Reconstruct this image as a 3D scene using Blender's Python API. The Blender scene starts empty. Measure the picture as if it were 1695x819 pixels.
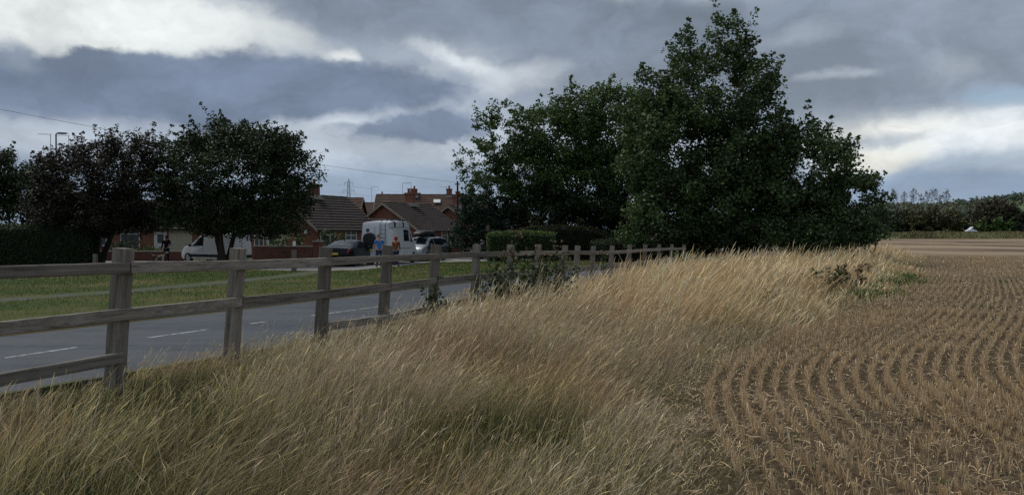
import bpy, bmesh, math, random
import numpy as np
from mathutils import Vector, Matrix, noise as mnoise

R = math.radians
random.seed(11)
rng = np.random.default_rng(7)
scene = bpy.context.scene
C = scene.collection

# ------------------------------------------------------------------ camera
EYE, F, CX, HY = 1.70, 1250.0, 848.0, 388.0        # eye height, focal length in photo pixels, centre column, horizon row
cam_d = bpy.data.cameras.new('camera')
cam_d.sensor_width = 36.0
cam_d.lens = F / 1695.0 * 36.0
cam_d.clip_start = 0.05
cam_d.clip_end = 6000.0
cam = bpy.data.objects.new('camera', cam_d)
cam.location = (0, 0, EYE)
cam.rotation_euler = (R(90 - 0.985), 0, 0)
C.objects.link(cam)
scene.camera = cam

def at(px, py, depth):
    """a photo pixel and a distance along +Y -> a point"""
    return Vector(((px - CX) / F * depth, depth, EYE - (py - HY) / F * depth))

def lin(r, g, b):
    f = lambda c: (c / 255 / 12.92) if c / 255 <= 0.04045 else ((c / 255 + 0.055) / 1.055) ** 2.4
    return (f(r), f(g), f(b), 1.0)

# ------------------------------------------------------------------ sky
SUN_AZ, SUN_EL = R(-55), R(58)
world = bpy.data.worlds.new('World')
scene.world = world
world.use_nodes = True
wt = world.node_tree
wt.nodes.clear()

class NG:
    """small helper for building node trees"""
    def __init__(s, tree): s.t = tree
    def n(s, kind, **kw):
        nd = s.t.nodes.new(kind)
        for k, v in kw.items(): setattr(nd, k, v)
        return nd
    def put(s, sock, v):
        if v is None: return
        if isinstance(v, bpy.types.NodeSocket): s.t.links.new(v, sock)
        else: sock.default_value = v
    def math(s, op, a, b=None, c=None, clamp=False):
        nd = s.n('ShaderNodeMath', operation=op); nd.use_clamp = clamp
        for i, v in enumerate((a, b, c)): s.put(nd.inputs[i], v)
        return nd.outputs[0]
    def vmath(s, op, a, b=None):
        nd = s.n('ShaderNodeVectorMath', operation=op)
        s.put(nd.inputs[0], a); s.put(nd.inputs[1], b)
        return nd.outputs[0]
    def mix(s, fac, a, b, mode='MIX'):
        nd = s.n('ShaderNodeMix', data_type='RGBA', blend_type=mode)
        s.put(nd.inputs[0], fac); s.put(nd.inputs[6], a); s.put(nd.inputs[7], b)
        return nd.outputs[2]
    def smooth(s, v, lo, hi, a=0.0, b=1.0):
        nd = s.n('ShaderNodeMapRange', interpolation_type='SMOOTHSTEP')
        for i, x in enumerate((v, lo, hi, a, b)): s.put(nd.inputs[i], x)
        return nd.outputs[0]
    def noise(s, vec, scale, detail=4.0, rough=0.55, dist=0.0):
        nd = s.n('ShaderNodeTexNoise')
        s.put(nd.inputs['Vector'], vec); nd.inputs['Scale'].default_value = scale
        nd.inputs['Detail'].default_value = detail; nd.inputs['Roughness'].default_value = rough
        nd.inputs['Distortion'].default_value = dist
        return nd
    def ramp(s, fac, stops):
        nd = s.n('ShaderNodeValToRGB')
        cr = nd.color_ramp
        while len(cr.elements) < len(stops): cr.elements.new(0.5)
        for e, (p, c) in zip(cr.elements, stops): e.position = p; e.color = c
        s.put(nd.inputs[0], fac)
        return nd.outputs[0]
    def xyz(s, x, y, z):
        nd = s.n('ShaderNodeCombineXYZ')
        for i, v in enumerate((x, y, z)): s.put(nd.inputs[i], v)
        return nd.outputs[0]

g = NG(wt)
tc = g.n('ShaderNodeTexCoord')
sep = g.n('ShaderNodeSeparateXYZ'); wt.links.new(tc.outputs['Generated'], sep.inputs[0])
dx, dy, dz = sep.outputs
az = g.math('ARCTAN2', dx, dy)
el = g.math('ARCSINE', dz)
nish = g.n('ShaderNodeTexSky', sky_type='NISHITA')
nish.sun_disc = False
nish.sun_elevation = SUN_EL
nish.sun_rotation = SUN_AZ
nish.altitude = 50; nish.air_density = 1.0; nish.dust_density = 1.5; nish.ozone_density = 1.0
bg_sky = g.n('ShaderNodeBackground'); wt.links.new(nish.outputs[0], bg_sky.inputs[0]); bg_sky.inputs[1].default_value = 0.075

# clouds live on directions: azimuth / elevation, warped by noise so that edges billow
base_vec = g.xyz(az, g.math('MULTIPLY', el, 1.35), 0.0)
w1 = g.noise(base_vec, 3.2, 5.0, 0.6)
w2 = g.noise(base_vec, 9.0, 6.0, 0.62)
def warp(col, amp):
    c = g.vmath('SUBTRACT', col, (0.5, 0.5, 0.5))
    nd = g.n('ShaderNodeVectorMath', operation='SCALE'); g.put(nd.inputs[0], c); nd.inputs[3].default_value = amp
    return nd.outputs[0]
wv = g.vmath('ADD', warp(w1.outputs['Color'], 0.16), warp(w2.outputs['Color'], 0.10))
ws = g.n('ShaderNodeSeparateXYZ'); wt.links.new(wv, ws.inputs[0])
azw = g.math('ADD', az, ws.outputs[0])
elw = g.math('ADD', el, g.math('MULTIPLY', ws.outputs[1], 0.42))
soft_vec = g.xyz(azw, g.math('MULTIPLY', elw, 1.7), 0.3)
n_big = g.noise(soft_vec, 2.1, 6.0, 0.58)
n_fine = g.noise(soft_vec, 11.0, 6.0, 0.6)
n_mid = g.noise(soft_vec, 5.0, 6.0, 0.62, 0.4)
lump = g.math('ADD', g.math('MULTIPLY', n_fine.outputs[0], 0.4), g.math('MULTIPLY', n_mid.outputs[0], 0.6))

# the broken overcast that covers the whole sky
over = g.ramp(n_big.outputs[0], [(0.30, lin(104, 114, 128)), (0.48, lin(122, 132, 146)), (0.60, lin(146, 155, 166)), (0.74, lin(192, 196, 197))])
low = g.smooth(el, 0.0, 0.16, 1.0, 0.0)
over = g.mix(g.math('MULTIPLY', low, 0.75), over, lin(122, 138, 156))
clear = g.math('MULTIPLY', g.smooth(n_big.outputs[0], 0.73, 0.80), 0.7)      # scattered blue holes

def cloud(col, px, py, rx, ry, rgb, soft=0.5, op=1.0, tilt=0.0, fine=0.0):
    """one cloud mass centred on a direction, ellipse in azimuth/elevation with billowed rim"""
    a0 = math.atan2(px - CX, F); e0 = math.atan2((HY - py) * math.cos(a0), F)
    ka = rx / F * math.cos(a0) ** 2; ke = ry / F * math.cos(a0)
    da = g.math('SUBTRACT', azw, a0); de = g.math('SUBTRACT', elw, e0)
    if tilt:
        de = g.math('SUBTRACT', de, g.math('MULTIPLY', da, tilt))
    q = g.math('SQRT', g.math('ADD', g.math('POWER', g.math('ABSOLUTE', g.math('DIVIDE', da, ka)), 2.0), g.math('POWER', g.math('ABSOLUTE', g.math('DIVIDE', de, ke)), 2.0)))
    if fine:
        q = g.math('ADD', q, g.math('MULTIPLY', g.math('SUBTRACT', n_fine.outputs[0], 0.5), fine))
    m = g.math('MULTIPLY', g.smooth(q, 1.0 - soft, 1.0 + soft, 1.0, 0.0), op)
    c2 = g.mix(g.smooth(lump, 0.32, 0.68), tuple(x * 0.78 for x in rgb[:3]) + (1,), tuple(min(1, x * 1.24) for x in rgb[:3]) + (1,))
    return g.mix(m, col, c2), m

col = over
for args in (
    (690, 250, 380, 58, lin(150, 159, 169), 0.6, 0.95),
    (640, 300, 260, 26, lin(118, 133, 151), 0.6, 0.8),
    (60, 225, 170, 30, lin(150, 158, 168), 0.6, 0.8),
    (1570, 235, 240, 78, lin(184, 191, 196), 0.30, 1.0, 0.0, 1.3),
    (1570, 285, 200, 26, lin(134, 148, 164), 0.7, 0.85),
    (1470, 222, 120, 26, lin(198, 199, 193), 0.6, 0.8, 0.1, 0.9),
    (1460, 268, 75, 22, lin(198, 198, 188), 0.6, 0.8, 0.1, 0.9),
    (1450, 238, 70, 9, lin(136, 147, 160), 0.7, 0.7, 0.05, 0.8),
    (1640, 215, 60, 32, lin(205, 210, 211), 0.6, 0.7, 0.0, 0.6),
    (1600, 312, 260, 22, lin(112, 130, 151), 0.6, 0.8),
    (1240, 100, 520, 105, lin(110, 120, 133), 0.45, 0.95, -0.05, 0.4),
    (1560, 90, 260, 85, lin(116, 126, 139), 0.40, 0.95, 0.12, 0.5),
    (150, 30, 300, 62, lin(190, 195, 194), 0.35, 1.0, 0.0, 1.2),
    (470, 70, 80, 20, lin(186, 192, 193), 0.8, 0.6, -0.1, 0.6),
    (830, 28, 440, 62, lin(103, 113, 126), 0.40, 1.0, -0.10, 0.5),
    (300, 146, 490, 55, lin(97, 109, 128), 0.16, 0.97, 0.03, 0.6),
    (20, 88, 34, 22, lin(115, 126, 140), 0.5, 0.9, 0.0, 0.6),
    (728, 96, 34, 9, lin(188, 194, 198), 0.9, 0.55, -0.3, 1.0),
    (792, 118, 36, 11, lin(192, 198, 201), 0.9, 0.6, -0.2, 1.2),
    (640, 215, 70, 14, lin(176, 183, 190), 0.9, 0.6, 0.0, 1.2),
    (570, 96, 30, 9, lin(194, 199, 200), 0.7, 0.9, -0.1, 0.8),
    (850, 135, 60, 16, lin(176, 183, 189), 0.9, 0.7, 0.2, 1.0),
    (690, 210, 95, 24, lin(100, 112, 131), 0.3, 0.95, 0.12, 1.3),
    (1545, 112, 44, 20, lin(152, 161, 171), 0.9, 0.55, 0.0, 1.2),
    (1385, 132, 34, 7, lin(166, 175, 185), 0.9, 0.6, 0.1, 1.3),
    (1320, 70, 60, 16, lin(140, 149, 160), 0.8, 0.6, 0.1, 1.0),
):
    col, _ = cloud(col, *args)
_, blue = cloud(col, 1672, 158, 95, 20, lin(0, 0, 0), 0.5, 1.0, -0.1, 0.6)
clear = g.math('MAXIMUM', clear, g.math('MULTIPLY', blue, 0.8))
# keep the ground half plain
col = g.mix(g.smooth(el, -0.03, 0.0, 1.0, 0.0), col, lin(108, 120, 136))
bg_cl = g.n('ShaderNodeBackground'); wt.links.new(col, bg_cl.inputs[0]); bg_cl.inputs[1].default_value = 1.0
mx = g.n('ShaderNodeMixShader'); wt.links.new(clear, mx.inputs[0]); wt.links.new(bg_cl.outputs[0], mx.inputs[1]); wt.links.new(bg_sky.outputs[0], mx.inputs[2])
wo = g.n('ShaderNodeOutputWorld'); wt.links.new(mx.outputs[0], wo.inputs[0])

sun_d = bpy.data.lights.new('sun', 'SUN')
sun_d.energy = 1.5
sun_d.angle = R(22)
sun_d.color = (1.0, 0.96, 0.90)
sun = bpy.data.objects.new('sun', sun_d)
sd = Vector((math.sin(SUN_AZ) * math.cos(SUN_EL), math.cos(SUN_AZ) * math.cos(SUN_EL), math.sin(SUN_EL)))
sun.rotation_euler = (-sd).to_track_quat('-Z', 'Y').to_euler()
sun.location = (-40, 30, 60)
C.objects.link(sun)

vs = scene.view_settings
vs.view_transform = 'Standard'; vs.look = 'None'; vs.exposure = 0.65; vs.gamma = 1.0
try: vs.use_curve_mapping = False
except Exception: pass
scene.cycles.use_denoising = False
scene.cycles.max_bounces = 6
scene.cycles.diffuse_bounces = 2
scene.cycles.transparent_max_bounces = 8

# ------------------------------------------------------------------ materials
MATS = {}
def new_mat(name):
    m = bpy.data.materials.new(name); m.use_nodes = True
    m.node_tree.nodes.clear()
    MATS[name] = m
    return m, NG(m.node_tree)

def finish(G, color, rough=0.8, bump=None, bump_s=0.3, spec=0.3, metal=0.0, coat=0.0, emit=None, emit_s=0.0, bump_d=0.02):
    b = G.n('ShaderNodeBsdfPrincipled')
    G.put(b.inputs['Base Color'], color); G.put(b.inputs['Roughness'], rough)
    b.inputs['Specular IOR Level'].default_value = spec
    b.inputs['Metallic'].default_value = metal
    b.inputs['Coat Weight'].default_value = coat
    if emit is not None:
        b.inputs['Emission Color'].default_value = emit; b.inputs['Emission Strength'].default_value = emit_s
    if bump is not None:
        bp = G.n('ShaderNodeBump'); bp.inputs['Strength'].default_value = bump_s; bp.inputs['Distance'].default_value = bump_d
        G.put(bp.inputs['Height'], bump); G.t.links.new(bp.outputs[0], b.inputs['Normal'])
    o = G.n('ShaderNodeOutputMaterial'); G.t.links.new(b.outputs[0], o.inputs[0])
    return b

def objco(G):
    return G.n('ShaderNodeTexCoord').outputs['Object']

def plain(name, c, rough=0.7, var=0.18, scale=6.0, spec=0.3, metal=0.0, coat=0.0, bump_s=0.0):
    """paint / cloth / metal with a little dirt and unevenness"""
    m, G = new_mat(name)
    co = objco(G)
    n = G.noise(co, scale, 5, 0.6)
    col = G.mix(n.outputs[0], tuple(x * (1 - var) for x in c[:3]) + (1,), tuple(min(1, x * (1 + var)) for x in c[:3]) + (1,))
    finish(G, col, G.smooth(n.outputs[0], 0.2, 0.8, max(0.02, rough - 0.08), min(1, rough + 0.08)), n.outputs[0] if bump_s else None, bump_s, spec, metal, coat)
    return m

def foliage_mat(name, translucent=0.25, rough=0.55, spec=0.25):
    """colour comes from the leaf's own colour attribute"""
    m, G = new_mat(name)
    a = G.n('ShaderNodeAttribute'); a.attribute_name = 'col'
    b = G.n('ShaderNodeBsdfPrincipled')
    G.t.links.new(a.outputs['Color'], b.inputs['Base Color'])
    b.inputs['Roughness'].default_value = rough; b.inputs['Specular IOR Level'].default_value = spec
    t = G.n('ShaderNodeBsdfTranslucent'); G.t.links.new(a.outputs['Color'], t.inputs[0])
    mxx = G.n('ShaderNodeMixShader'); mxx.inputs[0].default_value = translucent
    G.t.links.new(b.outputs[0], mxx.inputs[1]); G.t.links.new(t.outputs[0], mxx.inputs[2])
    o = G.n('ShaderNodeOutputMaterial'); G.t.links.new(mxx.outputs[0], o.inputs[0])
    return m
foliage_mat('leaf', 0.22)
foliage_mat('grass', 0.20, 0.8, 0.15)
foliage_mat('straw', 0.10, 0.85, 0.15)

def brick_mat(name, c1, c2, mortar, scale=1.0):
    m, G = new_mat(name)
    s = G.n('ShaderNodeSeparateXYZ'); G.t.links.new(objco(G), s.inputs[0])
    v = G.xyz(G.math('ADD', s.outputs[0], s.outputs[1]), s.outputs[2], 0.0)
    b = G.n('ShaderNodeTexBrick'); G.t.links.new(v, b.inputs[0])
    b.inputs['Color1'].default_value = c1; b.inputs['Color2'].default_value = c2; b.inputs['Mortar'].default_value = mortar
    b.inputs['Scale'].default_value = 1.0; b.inputs['Brick Width'].default_value = 0.225; b.inputs['Row Height'].default_value = 0.075
    b.inputs['Mortar Size'].default_value = 0.010
    n = G.noise(objco(G), 1.3, 5, 0.6)
    col = G.mix(G.smooth(n.outputs[0], 0.35, 0.75, 0.0, 0.45), b.outputs[0], tuple(x * 0.5 for x in c1[:3]) + (1,))
    finish(G, col, 0.9, G.math('SUBTRACT', 1.0, b.outputs['Fac']), 0.5, 0.2)
    return m
brick_mat('brick', (0.27, 0.075, 0.038, 1), (0.20, 0.055, 0.03, 1), (0.26, 0.22, 0.18, 1))
brick_mat('brick_dark', (0.16, 0.05, 0.032, 1), (0.12, 0.04, 0.026, 1), (0.17, 0.14, 0.12, 1))

m, G = new_mat('roof_tile')
co = objco(G)
n = G.noise(co, 2.0, 6, 0.65); n2 = G.noise(co, 14, 4, 0.6)
colr = G.ramp(n.outputs[0], [(0.30, (0.032, 0.026, 0.023, 1)), (0.52, (0.052, 0.041, 0.036, 1)), (0.70, (0.072, 0.062, 0.048, 1))])
finish(G, G.mix(G.math('MULTIPLY', n2.outputs[0], 0.5), colr, (0.034, 0.030, 0.028, 1)), 0.9, n2.outputs[0], 0.4, 0.2)

m, G = new_mat('roof_tile_red')
co = objco(G)
n = G.noise(co, 1.2, 6, 0.65)
colr = G.ramp(n.outputs[0], [(0.30, (0.060, 0.038, 0.030, 1)), (0.55, (0.085, 0.054, 0.042, 1)), (0.75, (0.09, 0.072, 0.05, 1))])
finish(G, colr, 0.9, n.outputs[0], 0.3, 0.2)

# weathered fence timber: grain along the piece's own long axis (object X), checks and lichen
def timber(name, axis):
    m, G = new_mat(name)
    oi = G.n('ShaderNodeObjectInfo')
    mp = G.n('ShaderNodeMapping'); G.t.links.new(objco(G), mp.inputs[0])
    mp.inputs['Scale'].default_value = (1.2, 30, 30) if axis == 'X' else (24, 24, 1.2)
    off = G.n('ShaderNodeVectorMath', operation='ADD'); G.t.links.new(mp.outputs[0], off.inputs[0])
    G.t.links.new(G.xyz(G.math('MULTIPLY', oi.outputs['Random'], 37.0), G.math('MULTIPLY', oi.outputs['Random'], 91.0), 0.0), off.inputs[1])
    gr = G.noise(off.outputs[0], 1.0, 7, 0.7, 0.6)
    bl = G.noise(objco(G), 5.0, 5, 0.65)
    c = G.ramp(gr.outputs[0], [(0.28, (0.050, 0.041, 0.033, 1)), (0.42, (0.165, 0.144, 0.119, 1)), (0.58, (0.25, 0.224, 0.19, 1)), (0.78, (0.36, 0.328, 0.286, 1))])
    c = G.mix(G.smooth(bl.outputs[0], 0.54, 0.76, 0.0, 0.5), c, (0.10, 0.098, 0.075, 1))
    tint = G.math('ADD', 0.68, G.math('MULTIPLY', oi.outputs['Random'], 0.5))
    c = G.mix(1.0, c, G.xyz(tint, tint, tint), 'MULTIPLY')
    finish(G, c, 0.92, gr.outputs[0], 0.75, 0.15, bump_d=0.01)
timber('timber_rail', 'X'); timber('timber_post', 'Z')

m, G = new_mat('asphalt')
co = objco(G)
n = G.noise(co, 60, 3, 0.7); n2 = G.noise(co, 0.35, 5, 0.6)
c = G.mix(n.outputs[0], (0.024, 0.030, 0.038, 1), (0.072, 0.084, 0.098, 1))
c = G.mix(G.smooth(n2.outputs[0], 0.4, 0.7, 0.0, 0.4), c, (0.075, 0.080, 0.085, 1))
n3 = G.noise(co, 2.4, 6, 0.7)
c = G.mix(G.smooth(n3.outputs[0], 0.46, 0.64, 0.0, 0.6), c, (0.030, 0.034, 0.040, 1))
mpw = G.n('ShaderNodeMapping'); G.t.links.new(co, mpw.inputs[0]); mpw.inputs['Rotation'].default_value = (0, 0, R(-63)); mpw.inputs['Scale'].default_value = (0.08, 1.1, 1.0)
n5 = G.noise(mpw.outputs[0], 1.0, 4, 0.6)
c = G.mix(G.smooth(n5.outputs[0], 0.45, 0.62, 0.0, 0.4), c, (0.085, 0.090, 0.095, 1))
finish(G, c, 0.82, n.outputs[0], 0.5, 0.25, bump_d=0.012)

m, G = new_mat('concrete')
co = objco(G)
n = G.noise(co, 30, 4, 0.7); n2 = G.noise(co, 0.5, 5, 0.6)
c = G.mix(n.outputs[0], (0.17, 0.165, 0.15, 1), (0.30, 0.29, 0.27, 1))
finish(G, G.mix(G.smooth(n2.outputs[0], 0.4, 0.7, 0.0, 0.5), c, (0.15, 0.145, 0.135, 1)), 0.9, n.outputs[0], 0.3, 0.2)

m, G = new_mat('footpath')
co = objco(G)
n = G.noise(co, 25, 4, 0.7); n2 = G.noise(co, 1.2, 5, 0.65)
c = G.mix(n.outputs[0], (0.045, 0.045, 0.040, 1), (0.095, 0.093, 0.082, 1))
finish(G, G.mix(G.smooth(n2.outputs[0], 0.42, 0.56, 0.0, 0.92), c, (0.055, 0.068, 0.022, 1)), 0.95, n.outputs[0], 0.3, 0.2)

m, G = new_mat('road_paint')
co = objco(G)
n = G.noise(co, 9, 6, 0.7)
finish(G, G.mix(G.smooth(n.outputs[0], 0.42, 0.60, 0.0, 0.92), (0.30, 0.305, 0.305, 1), (0.08, 0.085, 0.09, 1)), 0.7)

m, G = new_mat('verge_turf')
co = objco(G)
n = G.noise(co, 0.30, 6, 0.62); n2 = G.noise(co, 9.0, 5, 0.7)
c = G.ramp(n.outputs[0], [(0.34, (0.034, 0.062, 0.014, 1)), (0.50, (0.060, 0.078, 0.020, 1)), (0.62, (0.12, 0.105, 0.04, 1))])
c = G.mix(G.math('MULTIPLY', n2.outputs[0], 0.6), c, (0.04, 0.05, 0.016, 1))
finish(G, c, 0.95, n2.outputs[0], 0.8, 0.1, bump_d=0.05)

m, G = new_mat('hill_meadow')
co = objco(G)
n = G.noise(co, 0.01, 5, 0.6)
finish(G, G.ramp(n.outputs[0], [(0.4, (0.055, 0.085, 0.032, 1)), (0.6, (0.115, 0.145, 0.055, 1))]), 0.95)

# the ground: bare soil with straw in the field, rooty earth elsewhere (attribute 'field' 0..1 marks the cropped land)
m, G = new_mat('earth')
co = objco(G)
fa = G.n('ShaderNodeAttribute'); fa.attribute_name = 'field'
n = G.noise(co, 0.55, 6, 0.65); n2 = G.noise(co, 16.0, 6, 0.72); n3 = G.noise(co, 90.0, 3, 0.7)
mp = G.n('ShaderNodeMapping'); G.t.links.new(co, mp.inputs[0]); mp.inputs['Scale'].default_value = (0.055, 0.022, 0.1)
n4 = G.noise(mp.outputs[0], 1.0, 7, 0.7, 0.5)
soil = G.ramp(n2.outputs[0], [(0.34, (0.030, 0.021, 0.013, 1)), (0.48, (0.078, 0.054, 0.033, 1)), (0.60, (0.17, 0.122, 0.072, 1)), (0.74, (0.28, 0.21, 0.125, 1))])
soil = G.mix(G.smooth(n.outputs[0], 0.42, 0.66, 0.0, 0.40), soil, (0.11, 0.085, 0.056, 1))
# far off, where single stalks are too small to see, the straw takes over the colour
geo = G.n('ShaderNodeNewGeometry'); sp = G.n('ShaderNodeSeparateXYZ'); G.t.links.new(geo.outputs['Position'], sp.inputs[0])
farf = G.smooth(sp.outputs[1], 16.0, 70.0)
strawc = G.ramp(n4.outputs[0], [(0.38, (0.075, 0.053, 0.036, 1)), (0.47, (0.185, 0.135, 0.090, 1)), (0.58, (0.29, 0.22, 0.148, 1))])
soil = G.mix(farf, soil, strawc)
rooty = G.mix(n2.outputs[0], (0.035, 0.034, 0.014, 1), (0.11, 0.088, 0.042, 1))
farg = G.ramp(n4.outputs[0], [(0.4, (0.05, 0.075, 0.028, 1)), (0.6, (0.10, 0.11, 0.045, 1))])
rooty = G.mix(G.smooth(sp.outputs[1], 60.0, 110.0), rooty, farg)
finish(G, G.mix(fa.outputs['Fac'], rooty, soil), 0.95, G.math('ADD', n2.outputs[0], G.math('MULTIPLY', n3.outputs[0], 0.3)), 0.9, 0.12, bump_d=0.06)

m, G = new_mat('bark')
co = objco(G)
n = G.noise(co, 9, 6, 0.7)
finish(G, G.mix(n.outputs[0], (0.022, 0.017, 0.013, 1), (0.075, 0.060, 0.047, 1)), 0.95, n.outputs[0], 0.8, 0.1)

m, G = new_mat('glass')
finish(G, (0.012, 0.016, 0.02, 1), 0.06, None, 0, 0.6)
m, G = new_mat('pane')
n = G.noise(objco(G), 2.0, 4, 0.6)
finish(G, G.mix(n.outputs[0], (0.015, 0.02, 0.022, 1), (0.06, 0.075, 0.075, 1)), 0.12, None, 0, 0.6)
plain('white_frame', (0.62, 0.63, 0.62), 0.5, 0.12)
plain('cream_render', (0.42, 0.38, 0.29), 0.9, 0.15)
plain('stone_cap', (0.30, 0.28, 0.25), 0.9, 0.2)
plain('verge_board', (0.30, 0.26, 0.22), 0.8, 0.2)
plain('dark_wood', (0.035, 0.028, 0.024), 0.7, 0.25)
plain('van_white', (0.66, 0.68, 0.70), 0.28, 0.06, 2.0, 0.5, 0.0, 0.5)
plain('van_white_old', (0.58, 0.60, 0.62), 0.35, 0.10, 2.0, 0.5, 0.0, 0.3)
plain('car_black', (0.006, 0.007, 0.009), 0.22, 0.2, 2.0, 0.2, 0.0, 0.0)
plain('car_silver', (0.26, 0.28, 0.30), 0.35, 0.08, 2.0, 0.5, 0.2, 0.2)
plain('car_side_shade', (0.022, 0.028, 0.042), 0.25, 0.1, 2.0, 0.5, 0.0, 0.6)  # shade of the silver car's side, put into a dark paint
plain('plastic_black', (0.018, 0.018, 0.02), 0.55, 0.2)
plain('tyre', (0.02, 0.02, 0.021), 0.85, 0.2)
plain('alloy', (0.42, 0.43, 0.44), 0.4, 0.1, 6, 0.5, 0.7)
plain('plate_yellow', (0.55, 0.40, 0.05), 0.5, 0.1)
plain('plate_white', (0.66, 0.66, 0.62), 0.5, 0.1)
plain('lamp_red', (0.22, 0.018, 0.016), 0.25, 0.1, 6, 0.5)
plain('lamp_clear', (0.55, 0.57, 0.58), 0.15, 0.1, 6, 0.5)
plain('steel_grey', (0.10, 0.105, 0.11), 0.5, 0.15, 5, 0.4, 0.5)
plain('steel_dark', (0.035, 0.037, 0.04), 0.5, 0.15, 5, 0.4, 0.3)
plain('hazed_steel', (0.36, 0.40, 0.46), 0.7, 0.1)  # paled blue-grey: distance haze put into the colour
plain('wire_black', (0.02, 0.02, 0.022), 0.6, 0.1)
plain('terracotta', (0.24, 0.085, 0.045), 0.85, 0.2)
plain('skin', (0.42, 0.22, 0.15), 0.6, 0.1)
plain('cloth_blue', (0.055, 0.165, 0.42), 0.85, 0.2, 12)
plain('cloth_jeans', (0.022, 0.040, 0.085), 0.9, 0.25, 12)
plain('cloth_rust', (0.215, 0.070, 0.022), 0.9, 0.2, 12)
plain('cloth_red', (0.30, 0.035, 0.020), 0.9, 0.2, 12)
plain('cloth_black', (0.012, 0.012, 0.015), 0.9, 0.2, 12)
plain('cloth_navy', (0.012, 0.014, 0.032), 0.9, 0.2, 12)
plain('hair_grey', (0.20, 0.18, 0.16), 0.8, 0.25, 30)
plain('hair_dark', (0.025, 0.018, 0.014), 0.8, 0.25, 30)
plain('paper_white', (0.68, 0.68, 0.66), 0.8, 0.06)
plain('hedge_core', (0.014, 0.020, 0.010), 0.95, 0.3)
m, G = new_mat('dog_coat')
n = G.noise(objco(G), 6.5, 2, 0.5)
finish(G, G.mix(G.smooth(n.outputs[0], 0.50, 0.54), (0.60, 0.55, 0.48, 1), (0.10, 0.05, 0.03, 1)), 0.9)
m, G = new_mat('headlight_lit')
finish(G, (0.9, 0.9, 0.9, 1), 0.2, None, 0, 0.5, emit=(1.0, 0.97, 0.9, 1), emit_s=6.0)

# ------------------------------------------------------------------ object helpers
def tag(o, label=None, cat=None, group=None, kind=None):
    if label: o['label'] = label
    if cat: o['category'] = cat
    if group: o['group'] = group
    if kind: o['kind'] = kind
    return o

def thing(name, label, cat, loc=(0, 0, 0), rz=0.0, group=None):
    o = bpy.data.objects.new(name, None)
    o.empty_display_size = 0.2
    o.location = loc; o.rotation_euler = (0, 0, rz)
    C.objects.link(o)
    return tag(o, label, cat, group)

def link_mesh(name, me, mat, parent=None):
    if mat and not me.materials: me.materials.append(MATS[mat])
    o = bpy.data.objects.new(name, me)
    C.objects.link(o)
    if parent is not None: o.parent = parent
    return o

class MB:
    def __init__(s): s.v = []; s.f = []
    def add(s, vs, fs):
        b = len(s.v); s.v += [tuple(p) for p in vs]; s.f += [tuple(i + b for i in q) for q in fs]
        return s
    def box(s, lo, hi, M=None):
        x0, y0, z0 = lo; x1, y1, z1 = hi
        vs = [Vector(p) for p in ((x0,y0,z0),(x1,y0,z0),(x1,y1,z0),(x0,y1,z0),(x0,y0,z1),(x1,y0,z1),(x1,y1,z1),(x0,y1,z1))]
        if M is not None: vs = [M @ p for p in vs]
        return s.add(vs, [(0,3,2,1),(4,5,6,7),(0,1,5,4),(1,2,6,5),(2,3,7,6),(3,0,4,7)])
    def tube(s, pts, rad, n=6, cap=True):
        pts = [Vector(p) for p in pts]
        rad = [rad] * len(pts) if not hasattr(rad, '__len__') else rad
        base = len(s.v)
        up = None
        for i, p in enumerate(pts):
            t = (pts[min(i + 1, len(pts) - 1)] - pts[max(i - 1, 0)])
            if t.length < 1e-9: t = Vector((0, 0, 1))
            t.normalize()
            if up is None: up = t.orthogonal().normalized()
            else:
                up = up - t * up.dot(t)
                up = up.normalized() if up.length > 1e-6 else t.orthogonal().normalized()
            w = t.cross(up)
            for k in range(n):
                a = 2 * math.pi * k / n
                s.v.append(tuple(p + (up * math.cos(a) + w * math.sin(a)) * rad[i]))
        for i in range(len(pts) - 1):
            for k in range(n):
                a = base + i * n + k; b = base + i * n + (k + 1) % n
                s.f.append((a, b, b + n, a + n))
        if cap:
            s.f.append(tuple(base + k for k in reversed(range(n))))
            s.f.append(tuple(base + (len(pts) - 1) * n + k for k in range(n)))
        return s
    def lathe(s, prof, M, n=20, closed=False):
        """prof: (radius, height) pairs turned about local Z"""
        base = len(s.v)
        for r, h in prof:
            for k in range(n):
                a = 2 * math.pi * k / n
                s.v.append(tuple(M @ Vector((r * math.cos(a), r * math.sin(a), h))))
        for i in range(len(prof) - 1):
            for k in range(n):
                a = base + i * n + k; b = base + i * n + (k + 1) % n
                s.f.append((a, b, b + n, a + n))
        s.f.append(tuple(base + k for k in reversed(range(n))))
        s.f.append(tuple(base + (len(prof) - 1) * n + k for k in range(n)))
        return s
    def prism(s, poly, lo, hi, axis='Y'):
        """polygon (a, b) extruded along an axis"""
        n = len(poly)
        mk = {'Y': lambda a, b, c: (a, c, b), 'X': lambda a, b, c: (c, a, b), 'Z': lambda a, b, c: (a, b, c)}[axis]
        vs = [mk(a, b, lo) for a, b in poly] + [mk(a, b, hi) for a, b in poly]
        fs = [tuple(range(n)), tuple(reversed(range(n, 2 * n)))] + [(i, (i + 1) % n + 0, (i + 1) % n + n, i + n) for i in range(n)]
        return s.add(vs, fs)
    def mesh(s, name, smooth=False, bevel=0.0):
        me = bpy.data.meshes.new(name)
        me.from_pydata(s.v, [], s.f)
        bm = bmesh.new(); bm.from_mesh(me)
        bmesh.ops.recalc_face_normals(bm, faces=bm.faces)
        if bevel:
            bmesh.ops.bevel(bm, geom=list(bm.edges), offset=bevel, segments=1, affect='EDGES', clamp_overlap=True)
        bm.to_mesh(me); bm.free()
        if smooth:
            me.shade_smooth()
        me.update()
        return me
    def build(s, name, mat, parent=None, smooth=False, bevel=0.0):
        return link_mesh(name, s.mesh(name, smooth, bevel), mat, parent)

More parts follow.
